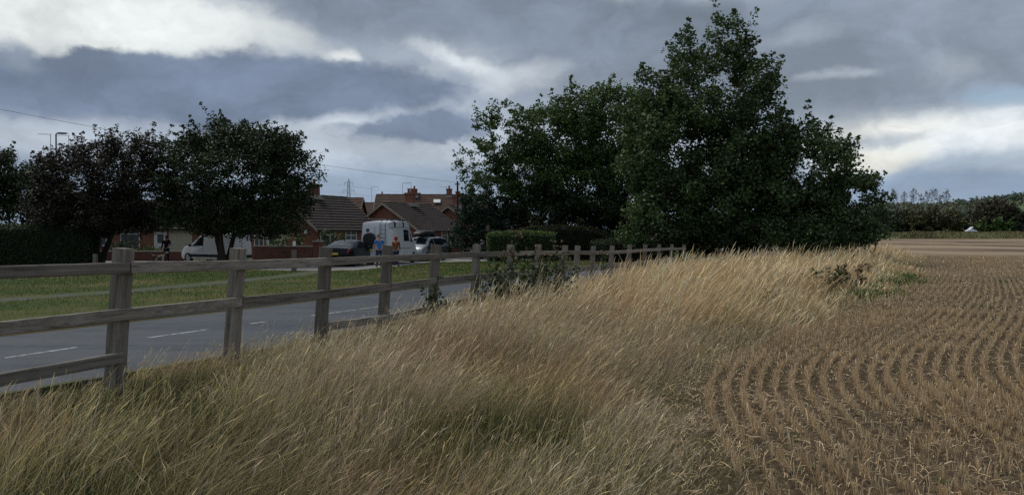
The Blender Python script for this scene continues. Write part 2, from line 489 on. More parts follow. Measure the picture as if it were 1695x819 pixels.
def np_mesh(name, verts, quads=None, tris=None, cols=None):
    """big meshes straight from arrays, one colour per vertex"""
    me = bpy.data.meshes.new(name)
    nv = len(verts)
    me.vertices.add(nv)
    me.vertices.foreach_set('co', np.asarray(verts, np.float32).ravel())
    idx = []; starts = []; tot = 0; sizes = []
    if quads is not None and len(quads):
        idx.append(np.asarray(quads, np.int32).ravel()); starts.append(np.arange(len(quads)) * 4); tot = len(quads) * 4
    if tris is not None and len(tris):
        idx.append(np.asarray(tris, np.int32).ravel()); starts.append(tot + np.arange(len(tris)) * 3)
    idx = np.concatenate(idx); starts = np.concatenate(starts).astype(np.int32)
    me.loops.add(len(idx)); me.loops.foreach_set('vertex_index', idx)
    me.polygons.add(len(starts)); me.polygons.foreach_set('loop_start', starts)
    me.update(calc_edges=True)
    if cols is not None:
        a = me.attributes.new('col', 'FLOAT_COLOR', 'POINT')
        c4 = np.ones((nv, 4), np.float32); c4[:, :3] = cols
        a.data.foreach_set('color', c4.ravel())
    return me

def ribbons(P, W, side, colr):
    """P (N,K,3) centre lines, W (N,K) widths, side (N,3), colr (N,3) or (N,K,3) -> verts, quads, cols"""
    N, K, _ = P.shape
    off = side[:, None, :] * (W[:, :, None] * 0.5)
    V = np.stack([P - off, P + off], axis=2).reshape(-1, 3)
    base = (np.arange(N) * K * 2)[:, None]
    k = np.arange(K - 1)[None, :] * 2
    q = np.stack([base + k, base + k + 1, base + k + 3, base + k + 2], axis=-1).reshape(-1, 4)
    if colr.ndim == 2: colr = np.repeat(colr[:, None, :], K, axis=1)
    return V, q, np.repeat(colr, 2, axis=1).reshape(-1, 3)

def join(parts):
    V = []; Q = []; K = []; b = 0
    for v, q, c in parts:
        V.append(v); Q.append(q + b); K.append(c); b += len(v)
    return np.concatenate(V), np.concatenate(Q), np.concatenate(K)

def catmull(pts, step):
    pts = [Vector(p) for p in pts]
    ext = [pts[0] * 2 - pts[1]] + pts + [pts[-1] * 2 - pts[-2]]
    out = []
    for i in range(1, len(ext) - 2):
        p0, p1, p2, p3 = ext[i - 1:i + 3]
        n = max(2, int((p2 - p1).length / step))
        for k in range(n):
            t = k / n
            out.append(0.5 * ((2 * p1) + (p2 - p0) * t + (2 * p0 - 5 * p1 + 4 * p2 - p3) * t * t + (3 * p1 - p0 - 3 * p2 + p3) * t ** 3))
    out.append(pts[-1])
    return out

def vnoise(x, y, s, seed=0):
    """cheap smooth value noise on arrays"""
    x = np.asarray(x) * s + seed * 17.3; y = np.asarray(y) * s - seed * 9.1
    xi = np.floor(x).astype(int); yi = np.floor(y).astype(int); fx = x - xi; fy = y - yi
    fx = fx * fx * (3 - 2 * fx); fy = fy * fy * (3 - 2 * fy)
    h = lambda a, b: np.modf(np.abs(np.sin(a * 127.1 + b * 311.7 + seed * 74.7) * 43758.5453))[0]
    return (h(xi, yi) * (1 - fx) + h(xi + 1, yi) * fx) * (1 - fy) + (h(xi, yi + 1) * (1 - fx) + h(xi + 1, yi + 1) * fx) * fy

def sstep(a, b, x):
    t = np.clip((np.asarray(x, float) - a) / (b - a), 0, 1)
    return t * t * (3 - 2 * t)

# ------------------------------------------------------------------ layout lines
# fence posts: photo column of the top, distance, rows of post top / top rail / middle rail / bottom rail
FENCE = [(205, 6.3, 411, 443, 519, 591), (395, 7.9, 411, 438.5, 499, 566), (540, 9.3, 409, 432.6, 485.5, 540), (643, 10.8, 406, 427.5, 474, 526),
         (722, 12.3, 405, 424, 464, 508), (790, 14.0, 404.5, 421, 457.4, 494), (846, 15.6, 405, 419.5, 452, 486), (892, 17.3, 404.5, 418.5, 448.5, 480),
         (936, 19.0, 406, 418, 446.5, 474), (957, 19.8, 406.5, 418, 446, 472), (983, 21.3, 407, 418.3, 444.5, 468), (1014, 23.0, 406.5, 417.6, 441.5, 464),
         (1043, 24.7, 405, 416, 437.5, 459), (1069, 26.4, 404, 413.8, 434, 454), (1092, 28.2, 404, 412.8, 431, 450), (1113, 30.0, 404, 411.8, 428.5, 446), (1133, 32.0, 405, 411.5, 426.5, 442)]
def fh(y, d): return EYE - (y - HY) / F * d
POSTS = [dict(p=(-4.3, 4.55), top=1.585, r=(1.43, 1.0, 0.61))]
for px, d, yt, a, b, c in FENCE:
    POSTS.append(dict(p=((px - CX) / F * d, d), top=fh(yt, d), r=(fh(a, d), fh(b, d), fh(c, d))))
POST_H = 1.20
FL = [(-9.0, -6.0), (-6.4, 0.5)] + [q['p'] for q in POSTS] + [(9.2, 35.5), (13.0, 42.0), (19.5, 51.0), (28.0, 64.0), (40.0, 90.0), (70.0, 160.0), (160.0, 420.0)]
FHT = [0.38, 0.38] + [q['top'] - POST_H for q in POSTS] + [0.03, 0.0, 0.0, 0.0, 0.0, 0.0, 0.0]
EDGE = [(0.9, -4.0), (1.12, 0.5), (1.32, 3.5), (1.50, 5.2), (1.76, 6.9), (2.10, 8.3), (2.70, 9.8), (3.75, 11.6), (5.3, 13.8), (7.6, 16.9), (11.2, 22.2), (18.2, 33.5), (26.4, 48.5), (32.0, 59.0)]
EDGE_S = catmull([(x, y, 0) for x, y in EDGE], 0.25)
EDGE_L = [(p.x, p.y) for p in EDGE_S]

def sdist(X, Y, line, vals=None):
    """signed distance to a polyline (positive on its right-hand side), optionally interpolating values along it"""
    X = np.asarray(X, float); Y = np.asarray(Y, float)
    best = np.full(X.shape, 1e9); sg = np.ones(X.shape); val = np.zeros(X.shape)
    for i in range(len(line) - 1):
        ax, ay = line[i]; bx, by = line[i + 1]
        ex, ey = bx - ax, by - ay; L2 = ex * ex + ey * ey
        t = np.clip(((X - ax) * ex + (Y - ay) * ey) / L2, 0, 1)
        qx = X - ax - t * ex; qy = Y - ay - t * ey
        d = np.hypot(qx, qy); m_ = d < best
        best = np.where(m_, d, best)
        sg = np.where(m_, np.where(ex * (Y - ay) - ey * (X - ax) > 0, -1.0, 1.0), sg)
        if vals is not None: val = np.where(m_, vals[i] + (vals[i + 1] - vals[i]) * t, val)
    return (best * sg, val) if vals is not None else best * sg

ROAD = [(-19, -8), (-15.5, -2), (-13, 2), (-10.6, 6.8), (-8.85, 10), (-7.33, 12.7), (-6.35, 14.5), (-3.98, 19), (-0.18, 26.9), (3.9, 35), (9, 44.5), (16, 56), (24.5, 72), (33, 90), (58, 150), (90, 230)]
ROAD_S = catmull([(x, y, 0) for x, y in ROAD], 1.0)
ROAD_W, ROAD_Z, VERGE_Z = 3.1, -0.20, -0.08

def ground_z(X, Y):
    d, h = sdist(X, Y, FL, FHT)
    fieldside = h * (1 - sstep(0.4, 3.4, d))
    roadside = h + (-0.225 - h) * sstep(0.35, 1.3, -d)
    z = np.where(d > 0, fieldside, roadside)
    rough = (vnoise(X, Y, 1.3, 1) - 0.5) * 0.06 * sstep(-0.5, 0.8, d) * (1 - sstep(40, 70, Y))
    return z + rough

# ------------------------------------------------------------------ ground
def axis(dense_lo, dense_hi, step, lo, hi, grow=1.25):
    a = list(np.arange(dense_lo, dense_hi + 1e-6, step)); s = step
    while a[-1] < hi: s *= grow; a.append(a[-1] + s)
    s = step
    while a[0] > lo: s *= grow; a.insert(0, a[0] - s)
    return np.array(a)
gx = axis(-9, 22, 0.28, -3000, 3000); gy = axis(0, 36, 0.28, -400, 4000)
GX, GY = np.meshgrid(gx, gy)
GZ = ground_z(GX, GY)
nx, ny = len(gx), len(gy)
ii = np.arange(nx * ny).reshape(ny, nx)
q = np.stack([ii[:-1, :-1], ii[:-1, 1:], ii[1:, 1:], ii[1:, :-1]], -1).reshape(-1, 4)
me = np_mesh('ground', np.stack([GX, GY, GZ], -1).reshape(-1, 3), q)
de = sdist(GX, GY, EDGE_L)
wob = (vnoise(GX, GY, 1.1, 4) - 0.5) * 0.9
fld = sstep(-0.5, 0.35, de + wob)
# past the corner of the grass margin the field opens out behind the trees
back = (GY > 58) & (GX > 0.44 * GY) & (GY < 330) | (GY > 330) & (GY < 345) & (GX > 150)
fld = np.where(GY > 58, np.where(back, 1.0, 0.0), fld)
fld = np.where((GY > 345) | (GX > 1200), 0.0, fld)
at_ = me.attributes.new('field', 'FLOAT', 'POINT'); at_.data.foreach_set('value', fld.ravel().astype(np.float32))
me.shade_smooth()
tag(link_mesh('ground', me, 'earth'), 'brown stubble field soil and rough grassy earth running to the horizon', 'ground', kind='structure')

# ------------------------------------------------------------------ road, kerbs, verge, paths
def strip_normals(S):
    out = []
    for i in range(len(S)):
        t = (S[min(i + 1, len(S) - 1)] - S[max(i - 1, 0)]).normalized()
        out.append(Vector((t.y, -t.x, 0)))          # to the right (field side)
    return out
RN = strip_normals(ROAD_S)
def strip(S, Nn, offs, zs, name, mat, label=None, cat=None, parent=None, kind='structure'):
    mb = MB()
    for p, n_ in zip(S, Nn):
        for o, z in zip(offs, zs): mb.v.append((p.x + n_.x * o, p.y + n_.y * o, z))
    k = len(offs)
    for i in range(len(S) - 1):
        for j in range(k - 1): mb.f.append((i * k + j, i * k + j + 1, (i + 1) * k + j + 1, (i + 1) * k + j))
    o = mb.build(name, mat, parent)
    return tag(o, label, cat, kind=kind) if parent is None else o
W_ = ROAD_W
road = strip(ROAD_S, RN, [-W_, -1.5, 0, 1.5, W_], [ROAD_Z - 0.03, ROAD_Z - 0.008, ROAD_Z, ROAD_Z - 0.008, ROAD_Z - 0.03], 'road', 'asphalt', 'grey asphalt road behind the timber fence', 'road')
strip(ROAD_S, RN, [-W_ + 0.0, -W_ - 0.02, -W_ - 0.14, -W_ - 0.15], [ROAD_Z - 0.05, VERGE_Z + 0.012, VERGE_Z + 0.012, VERGE_Z - 0.10], 'kerb', 'concrete', 'pale concrete kerb along the far side of the road', 'kerb')
strip(ROAD_S, RN, [W_ + 0.15, W_ + 0.14, W_ + 0.02, W_], [-0.3, VERGE_Z - 0.06, VERGE_Z - 0.06, ROAD_Z - 0.05], 'kerb', 'footpath', 'low dirty kerb on the near side by the fence', 'kerb')
strip(ROAD_S, RN, [-W_ - 0.145, -6, -10, -18, -40, -90], [VERGE_Z] * 6, 'verge', 'verge_turf', 'mown green grass verge beyond the road', 'verge')

# worn centre line dashes
def on_road(px, py): return at(px, py, (EYE - ROAD_Z) * F / (py - HY))
dashes = [((5, 593), (126, 575)), ((245, 559), (343, 545.6)), ((414, 536), (441, 532)), ((514, 522.5), (588, 513)), ((594, 511.5), (628, 507.5)), ((722, 496), (757, 491.5))]
for a, b in dashes:
    A = on_road(*a); B = on_road(*b)
    t = (B - A); t.z = 0; t.normalize(); s_ = Vector((t.y, -t.x, 0)) * 0.055
    mb = MB(); mb.add([(A.x - s_.x, A.y - s_.y, ROAD_Z + 0.003), (A.x + s_.x, A.y + s_.y, ROAD_Z + 0.003), (B.x + s_.x, B.y + s_.y, ROAD_Z + 0.003), (B.x - s_.x, B.y - s_.y, ROAD_Z + 0.003)], [(0, 1, 2, 3)])
    mb.build('centre_line_dash', 'road_paint', road)

PATH = catmull([(-24, -2, 0), (-17.3, 11.5, 0), (-13.8, 20.4, 0), (-12.2, 23.4, 0), (-10.7, 28, 0), (-9.6, 32.5, 0), (-9.1, 37.6, 0)], 1.0)
strip(PATH, strip_normals(PATH), [-0.62, 0.0, 0.62], [VERGE_Z + 0.006] * 3, 'footpath', 'footpath', 'narrow worn tarmac footpath crossing the verge', 'path')
poly = [(-42, 50), (-30, 45.5), (-22, 42), (-14, 38.2), (-10.6, 37), (-7.8, 37.6), (-6.2, 42.5), (-5.3, 47.6), (-2.5, 49.3), (3, 52.5), (8, 58), (6, 66), (-2, 61), (-6, 62.5), (-9, 58), (-13, 50.6), (-20, 50.8), (-30, 54), (-42, 60)]
mb = MB(); mb.add([(x, y, VERGE_Z + 0.010) for x, y in poly], [tuple(range(len(poly)))])
tag(mb.build('service_road', 'concrete'), 'pale concrete service road in front of the bungalows', 'road', kind='structure')

# ------------------------------------------------------------------ timber fence
fence = thing('timber_fence', 'weathered grey timber post and rail fence along the road', 'fence', (POSTS[1]['p'][0], POSTS[1]['p'][1], POSTS[1]['top'] - POST_H))
FO = Vector(fence.location)
LEAN = 0.065
def fence_dir(i):
    a = Vector(POSTS[max(0, i - 1)]['p']); b = Vector(POSTS[min(len(POSTS) - 1, i + 1)]['p'])
    return (b - a).normalized()
def wood_piece(L, sx, sy, seg, amp, r):
    """a sawn piece along X with slightly uneven faces and eased edges"""
    mb = MB()
    for k in range(seg + 1):
        x = -L / 2 + L * k / seg
        ja, jb = (r.random() - 0.5) * amp, (r.random() - 0.5) * amp
        e = 0.006
        for y, z in ((-sy/2, -sx/2+e), (-sy/2+e, -sx/2), (sy/2-e, -sx/2), (sy/2, -sx/2+e), (sy/2, sx/2-e), (sy/2-e, sx/2), (-sy/2+e, sx/2), (-sy/2, sx/2-e)):
            mb.v.append((x, y + ja, z + jb + (r.random() - 0.5) * amp * 0.3))
    for k in range(seg):
        for j in range(8): mb.f.append((k*8+j, k*8+(j+1) % 8, (k+1)*8+(j+1) % 8, (k+1)*8+j))
    mb.f.append(tuple(reversed(range(8)))); mb.f.append(tuple(seg*8 + j for j in range(8)))
    return mb
fr = random.Random(5)
axis_pts = []
for i, q_ in enumerate(POSTS):
    x, y = q_['p']; t = fence_dir(i)
    lean = LEAN * (0.8 + 0.4 * fr.random())
    top = Vector((x, y, q_['top'])); bot = Vector((x - lean * (POST_H + 0.3), y, q_['top'] - POST_H - 0.3))
    axis_pts.append((top, lean))
    L = (top - bot).length
    zax = (top - bot).normalized()
    xax = Vector((t.x, t.y, 0)); xax = (xax - zax * xax.dot(zax)).normalized(); yax = zax.cross(xax)
    mb = wood_piece(L, 0.150 + fr.uniform(-.022, -.010), 0.112, 6, 0.006, fr)
    mb.v = [(z_, y_, x_) for x_, y_, z_ in mb.v]                 # long axis becomes Z
    o = mb.build('post', 'timber_post', fence)
    M = Matrix((xax, yax, zax)).transposed().to_4x4()
    M.translation = (top + bot) / 2 - FO
    o.matrix_local = M @ Matrix.Rotation(R(fr.uniform(-5, 5)), 4, 'Z')
def rail_point(i, lvl):
    top, lean = axis_pts[i]
    z = POSTS[i]['r'][lvl]
    t = fence_dir(i); right = Vector((t.y, -t.x, 0))
    return Vector((top.x - lean * (top.z - z), top.y, z)) + right * (0.056 + 0.022)
def rail(i, j, lvl, gap0=0.0, gap1=0.0):
    """one board from post i to post j, fixed to the field-side faces of the posts"""
    pts = [rail_point(k, lvl) for k in range(i, j + 1)]
    A, B = pts[0], pts[-1]
    xax = (B - A).normalized(); yax = Vector((-xax.y, xax.x, 0)).normalized(); zax = xax.cross(yax)
    mid = (A + B) / 2
    L = (B - A).length - 0.012
    mb = wood_piece(L + gap0 + gap1, 0.098 + fr.uniform(-.004, .006), 0.042, 10, 0.004, fr)
    # the board bends to touch the middle post as well
    if len(pts) > 2:
        M_ = Matrix((xax, yax, zax))
        c = M_ @ (pts[1] - mid)
        out = []
        for x_, y_, z_ in mb.v:
            w_ = (1 - (x_ - c.x) / (L / 2 - c.x)) if x_ > c.x else (1 - (c.x - x_) / (L / 2 + c.x))
            w_ = max(0, min(1, w_)); w_ = w_ * w_ * (3 - 2 * w_) * 0.5 + w_ * 0.5
            out.append((x_, y_ + c.y * w_, z_ + c.z * w_))
        mb.v = out
    o = mb.build('rail', 'timber_rail', fence)
    M = Matrix((xax, yax, zax)).transposed().to_4x4(); M.translation = mid - FO
    o.matrix_local = M
for a, b in ((0, 1), (1, 3), (3, 5), (5, 7), (7, 9), (9, 11), (11, 13), (13, 15), (15, 17)): rail(a, b, 0)
for a, b in ((0, 2), (2, 4), (4, 6), (6, 8), (8, 10), (10, 12), (12, 14), (14, 16)): rail(a, b, 1)
for a, b in ((0, 1), (3, 5), (5, 7), (7, 8)): rail(a, b, 2)

# ------------------------------------------------------------------ tall grass margin
def scatter(n, x0, x1, y0, y1):
    return rng.uniform(x0, x1, n), rng.uniform(y0, y1, n)
def in_view(X, Y, m=1.5): return (np.abs(X) < 0.72 * Y + m)
def pick(pal, n):
    pal = np.array(pal); return pal[rng.integers(0, len(pal), n)] * rng.uniform(0.72, 1.2, (n, 1))
STRAW = [(0.58, 0.46, 0.26), (0.50, 0.385, 0.205), (0.66, 0.54, 0.34), (0.47, 0.37, 0.185), (0.52, 0.385, 0.235)]
BUFF = [(0.42, 0.335, 0.225), (0.36, 0.28, 0.185), (0.48, 0.395, 0.28), (0.33, 0.245, 0.165), (0.40, 0.35, 0.25)]
OLIVE = [(0.38, 0.325, 0.13), (0.30, 0.262, 0.10), (0.45, 0.385, 0.18), (0.25, 0.23, 0.085)]
GREEN = [(0.066, 0.092, 0.028), (0.095, 0.115, 0.040), (0.055, 0.075, 0.025), (0.12, 0.128, 0.048)]
SAGE = [(0.13, 0.16, 0.095), (0.10, 0.13, 0.07), (0.17, 0.19, 0.115)]

parts = []; leaves = []
def greenness(X, Y):
    """where the living grass shows through: the left foreground and a few patches"""
    g_ = vnoise(X, Y, 0.85, 3) * 0.55 + vnoise(X, Y, 2.3, 5) * 0.35
    left = 1 - sstep(-2.6, -0.4, X + 0.02 * Y * Y * 0.2)
    near = 1 - sstep(5.0, 10.5, Y)
    patch = np.exp(-((X + 0.15) ** 2 + (Y - 6.0) ** 2) / 0.30) + 0.8 * np.exp(-((X + 3.0) ** 2 + (Y - 5.9) ** 2) / 0.4)
    return g_ + 0.30 * left * near + 0.85 * patch + 0.20 * (vnoise(X, Y, 0.55, 6) - 0.5) - 0.30 * sstep(9, 15, Y)
for (y0, y1, dens, lod) in ((2.5, 5.0, 2500, 1.0), (5.0, 8.0, 1900, 1.2), (8.0, 12.0, 950, 1.65), (12.0, 18.0, 520, 2.3), (18.0, 28.0, 260, 3.5), (28.0, 40.0, 120, 5.2), (40.0, 60.0, 90, 6.0)):
    xa, xb = max(-7.5, -0.72 * y1 - 1.5), min(36, 0.72 * y1 + 1.5)
    n0 = int(dens * (xb - xa) * (y1 - y0))
    X, Y = scatter(n0, xa, xb, y0, y1)
    df = sdist(X, Y, FL); de = sdist(X, Y, EDGE_L)
    de_w = de + (vnoise(X, Y, 0.9, 8) - 0.5) * 0.9
    keep = (df > -1.15) & (de_w < 0.18) & in_view(X, Y)
    # bare-ish strip where the mown margin meets the stubble: thinner close to the edge
    keep &= rng.random(n0) < np.clip(0.22 + sstep(0.2, -1.1, de_w) , 0, 1)
    keep &= rng.random(n0) < np.where(df < 0, 0.55, 1.0)
    clump = vnoise(X, Y, 3.2, 21) * 0.6 + vnoise(X, Y, 7.5, 22) * 0.4
    keep &= rng.random(n0) < np.clip(0.35 + 1.25 * clump, 0, 1)
    X, Y, df, de_w = X[keep], Y[keep], df[keep], de_w[keep]
    n1 = len(X); Z = ground_z(X, Y)
    gr = greenness(X, Y)
    # height of the sward
    tall = 0.42 + 0.20 * sstep(7.5, 13, Y)
    tall = tall * (1 - 0.55 * sstep(1.9, 0.3, df) * (1 - 0.5 * sstep(20, 26, Y)))
    tall = tall * np.where(Y > 16, 0.28 + 0.80 * sstep(-0.3, -2.4, de_w), 0.45 + 0.55 * sstep(-0.1, -1.5, de_w))
    short = (1 - sstep(4.8, 6.6, Y)) * sstep(-1.9, -0.7, X)             # low feathery bent grass right in front
    tall = tall * (1 - 0.38 * short)
    Ls = tall * rng.uniform(0.65, 1.32, n1) * (0.75 + 0.5 * vnoise(X, Y, 1.7, 31))
    is_leaf = rng.random(n1) < np.clip(0.22 + 0.95 * (gr - 0.45), 0.12, 0.80)
    # ---- flowering stems, a few of them long and pale
    s = ~is_leaf; n2 = s.sum()
    longs = rng.random(n1) < 0.21
    Ls = Ls * np.where(longs & s, rng.uniform(1.15, 1.6, n1), np.where(s, 0.92, 0.85))
    longs = longs[s]
    th = np.clip(rng.normal(0.56, 0.22, n2) + 0.55 * (vnoise(X[s], Y[s], 0.7, 41) - 0.5), 0.04, 1.25)
    ph = rng.normal(-0.12, 0.50, n2) + 0.9 * (vnoise(X[s], Y[s], 0.9, 42) - 0.5)
    messy = rng.random(n2) < 0.15
    ph = np.where(messy, rng.uniform(-3.14, 3.14, n2), ph); th = np.where(messy, rng.uniform(0.2, 1.45, n2), th)
    t = np.array([0, 0.42, 0.80, 0.90, 1.0]) if lod < 2 else np.array([0, 0.48, 0.87, 1.0])
    hz = (Ls[s] * np.sin(th))[:, None] * t[None] ** 1.32
    vt = (Ls[s] * np.cos(th))[:, None] * (t[None] - 0.10 * t[None] ** 3) * 1.08
    P = np.stack([X[s][:, None] + hz * np.cos(ph)[:, None], Y[s][:, None] + hz * np.sin(ph)[:, None], Z[s][:, None] + vt - 0.02], -1)
    P[:, 1:3] += rng.normal(0, 0.006, (n2, 2, 3)) * (0.5 + 0.5 * lod)
    w = 0.0018 * lod * rng.uniform(0.75, 1.35, n2) * np.where(longs, 1.25, 1.0)
    head = np.where(rng.random(n2) < 0.45, rng.uniform(2.0, 3.6, n2), rng.uniform(0.6, 1.5, n2))
    Wd = w[:, None] * np.stack([np.full(n2, 1.15), np.full(n2, 0.92)] + ([np.full(n2, 0.6)] if lod < 2 else []) + [head, np.full(n2, 0.25)], 1)
    sa = rng.uniform(0, math.pi, n2)
    side = np.stack([np.cos(sa), np.sin(sa) * 0.6, np.zeros(n2)], -1)
    side /= np.linalg.norm(side, axis=1, keepdims=True)
    gs = gr[s]; u = rng.random(n2)
    gold = sstep(8.5, 14, Y[s]) 
    c = np.where((u < 0.30 + 0.55 * gold)[:, None], pick(STRAW, n2), pick(BUFF, n2))
    c = np.where((rng.random(n2) < np.clip((gs - 0.42) * 1.5 + 0.10, 0.04, 0.8))[:, None], pick(OLIVE, n2), c)
    tone = 0.62 + 0.55 * vnoise(X[s], Y[s], 1.1, 43) + 0.30 * vnoise(X[s], Y[s], 3.7, 44)
    c = c * tone[:, None] * np.where((vnoise(X[s], Y[s], 0.75, 45) > 0.66)[:, None], np.array([[1.0, 0.90, 0.86]]), 1.0)
    c = np.where(longs[:, None], np.minimum(c * 1.38 + 0.04, 0.80), c * 0.92)
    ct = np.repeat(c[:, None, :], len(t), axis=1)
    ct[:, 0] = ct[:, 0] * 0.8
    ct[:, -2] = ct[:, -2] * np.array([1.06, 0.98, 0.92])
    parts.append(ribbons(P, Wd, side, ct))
    # ---- leaf blades
    s = is_leaf; n3 = s.sum()
    th = np.clip(rng.normal(0.70, 0.30, n3), 0.1, 1.4)
    ph = rng.normal(-0.1, 0.9, n3)
    Ll = Ls[s] * rng.uniform(0.45, 0.85, n3)
    t = np.array([0, 0.4, 0.75, 1.0]) if lod < 1.3 else np.array([0, 0.6, 1.0])
    hz = (Ll * np.sin(th))[:, None] * t[None] ** 1.7
    vt = (Ll * np.cos(th))[:, None] * (t[None] - 0.28 * t[None] ** 3) * 1.2
    P = np.stack([X[s][:, None] + hz * np.cos(ph)[:, None], Y[s][:, None] + hz * np.sin(ph)[:, None], Z[s][:, None] + vt - 0.02], -1)
    w = 0.0034 * lod * rng.uniform(0.6, 1.4, n3)
    Wd = w[:, None] * np.array([1.0, 1.0, 0.7, 0.12] if lod < 1.3 else [1.0, 0.9, 0.12])[None]
    sa = ph + math.pi / 2
    side = np.stack([np.cos(sa), np.sin(sa), rng.normal(0, 0.25, n3)], -1); side /= np.linalg.norm(side, axis=1, keepdims=True)
    gl = gr[s]
    livef = np.clip((gl - 0.40) * 2.2 + 0.12, 0.05, 0.95)
    c = np.where((rng.random(n3) < livef)[:, None], pick(GREEN, n3), np.where((rng.random(n3) < 0.55)[:, None], pick(OLIVE, n3), pick(BUFF, n3)))
    c = np.where(((rng.random(n3) < 0.10) & (gl > 0.5))[:, None], pick(SAGE, n3), c)
    parts.append(ribbons(P, Wd, side, c * 0.70))
V, Q, K = join(parts)
tag(link_mesh('tall_grass', np_mesh('tall_grass', V, Q, cols=K), 'grass'), 'tall dry golden grass leaning in the wind between fence and field', 'grass', kind='stuff')
print('tall grass quads', len(Q))

# ------------------------------------------------------------------ stubble rows
ER = strip_normals(EDGE_S)
rows = []
elen = np.concatenate([[0], np.cumsum([(EDGE_S[i + 1] - EDGE_S[i]).length for i in range(len(EDGE_S) - 1)])])
ex = np.array([p.x for p in EDGE_S]); ey = np.array([p.y for p in EDGE_S]); enx = np.array([n_.x for n_ in ER]); eny = np.array([n_.y for n_ in ER])
SX = []; SY = []; SW = []
for k in range(140):
    off = 0.10 + 0.17 * k
    for y0, y1, sp_, lod in ((2.5, 9, 0.0055, 1.0), (9, 16, 0.010, 1.5), (16, 28, 0.024, 2.4), (28, 48, 0.075, 4.6), (48, 70, 0.16, 7.0)):
        n0 = int(elen[-1] / sp_)
        s = rng.uniform(0, elen[-1], n0)
        if lod < 2:                                                     # stalks stand in plants, unevenly sown
            pl_ = rng.uniform(0, elen[-1], int(elen[-1] / 0.030)); s = pl_[rng.integers(0, len(pl_), n0)] + rng.normal(0, 0.008, n0)
        x = np.interp(s, elen, ex) + np.interp(s, elen, enx) * off; y = np.interp(s, elen, ey) + np.interp(s, elen, eny) * off
        m_ = (y >= y0) & (y < y1) & (np.abs(x) < 0.70 * y + 0.8)
        x, y = x[m_], y[m_]
        if not len(x): continue
        wobble = (vnoise(x, y, 0.45, 60) - 0.5) * 0.06
        x = x + rng.normal(0, 0.013, len(x)) + wobble; y = y + rng.normal(0, 0.013, len(y))
        SX.append(x); SY.append(y); SW.append(np.full(len(x), lod))
SX = np.concatenate(SX); SY = np.concatenate(SY); SW = np.concatenate(SW)
dens = vnoise(SX, SY, 0.55, 61) * 0.5 + vnoise(SX, SY, 1.9, 62) * 0.3 + vnoise(SX, SY, 6.0, 63) * 0.35
keep = rng.random(len(SX)) < np.clip((dens - 0.16) * 2.3, 0.16, 1)
SX, SY, SW = SX[keep], SY[keep], SW[keep]
n1 = len(SX); SZ = ground_z(SX, SY)
hh = rng.uniform(0.045, 0.135, n1) * (0.8 + 0.4 * vnoise(SX, SY, 0.9, 64))
lx = rng.normal(0, 0.22, n1); ly = rng.normal(0, 0.22, n1)
P = np.stack([np.stack([SX, SY, SZ - 0.015], -1), np.stack([SX + lx * hh * 0.4, SY + ly * hh * 0.4, SZ + hh * 0.5], -1), np.stack([SX + lx * hh, SY + ly * hh, SZ + hh], -1)], 1)
sa = rng.uniform(-0.9, 0.9, n1); side = np.stack([np.cos(sa), np.sin(sa), np.zeros(n1)], -1)
w = 0.0042 * SW * rng.uniform(0.7, 1.5, n1)
STUB = [(0.70, 0.53, 0.31), (0.61, 0.45, 0.255), (0.54, 0.38, 0.21), (0.76, 0.605, 0.39), (0.47, 0.335, 0.19)]
c = pick(STUB, n1)
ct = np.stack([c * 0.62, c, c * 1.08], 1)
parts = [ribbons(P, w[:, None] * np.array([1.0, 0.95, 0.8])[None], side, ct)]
# chopped straw lying between the rows
for y0, y1, dn, lod in ((2.5, 8, 480, 0.8), (8, 14, 170, 1.1), (14, 26, 45, 2.0), (26, 50, 8, 4.0)):
    xb = 0.70 * y1 + 0.8
    n0 = int(dn * xb * (y1 - y0)); X, Y = scatter(n0, 0, xb, y0, y1)
    de = sdist(X, Y, EDGE_L)
    kp = (de > -0.4) & (np.abs(X) < 0.70 * Y + 0.8) & (rng.random(n0) < 0.25 + 0.9 * vnoise(X, Y, 0.8, 71)); X, Y = X[kp], Y[kp]
    n2 = len(X); Z = ground_z(X, Y)
    a = rng.uniform(0, 2 * math.pi, n2); L = rng.uniform(0.02, 0.11, n2) * np.where(rng.random(n2) < 0.06, 2.0, 1.0); tl = rng.normal(0, 0.18, n2)
    d1 = np.stack([np.cos(a), np.sin(a), tl], -1) * (L * 0.5)[:, None]
    ctr = np.stack([X, Y, Z + rng.uniform(0.008, 0.05, n2)], -1)
    bend = np.stack([np.zeros(n2), np.zeros(n2), rng.uniform(0, 0.02, n2)], -1)
    P = np.stack([ctr - d1, ctr + bend, ctr + d1], 1)
    side = np.stack([-np.sin(a), np.cos(a), rng.normal(0, 0.4, n2)], -1); side /= np.linalg.norm(side, axis=1, keepdims=True)
    parts.append(ribbons(P, np.full((n2, 3), 0.0038) * lod * rng.uniform(0.7, 1.5, (n2, 1)), side, pick(STUB, n2) * 0.95))
V, Q, K = join(parts)
tag(link_mesh('stubble', np_mesh('stubble', V, Q, cols=K), 'straw'), 'cut straw stubble standing in curved drill rows', 'stubble', kind='stuff')
print('stubble quads', len(Q))

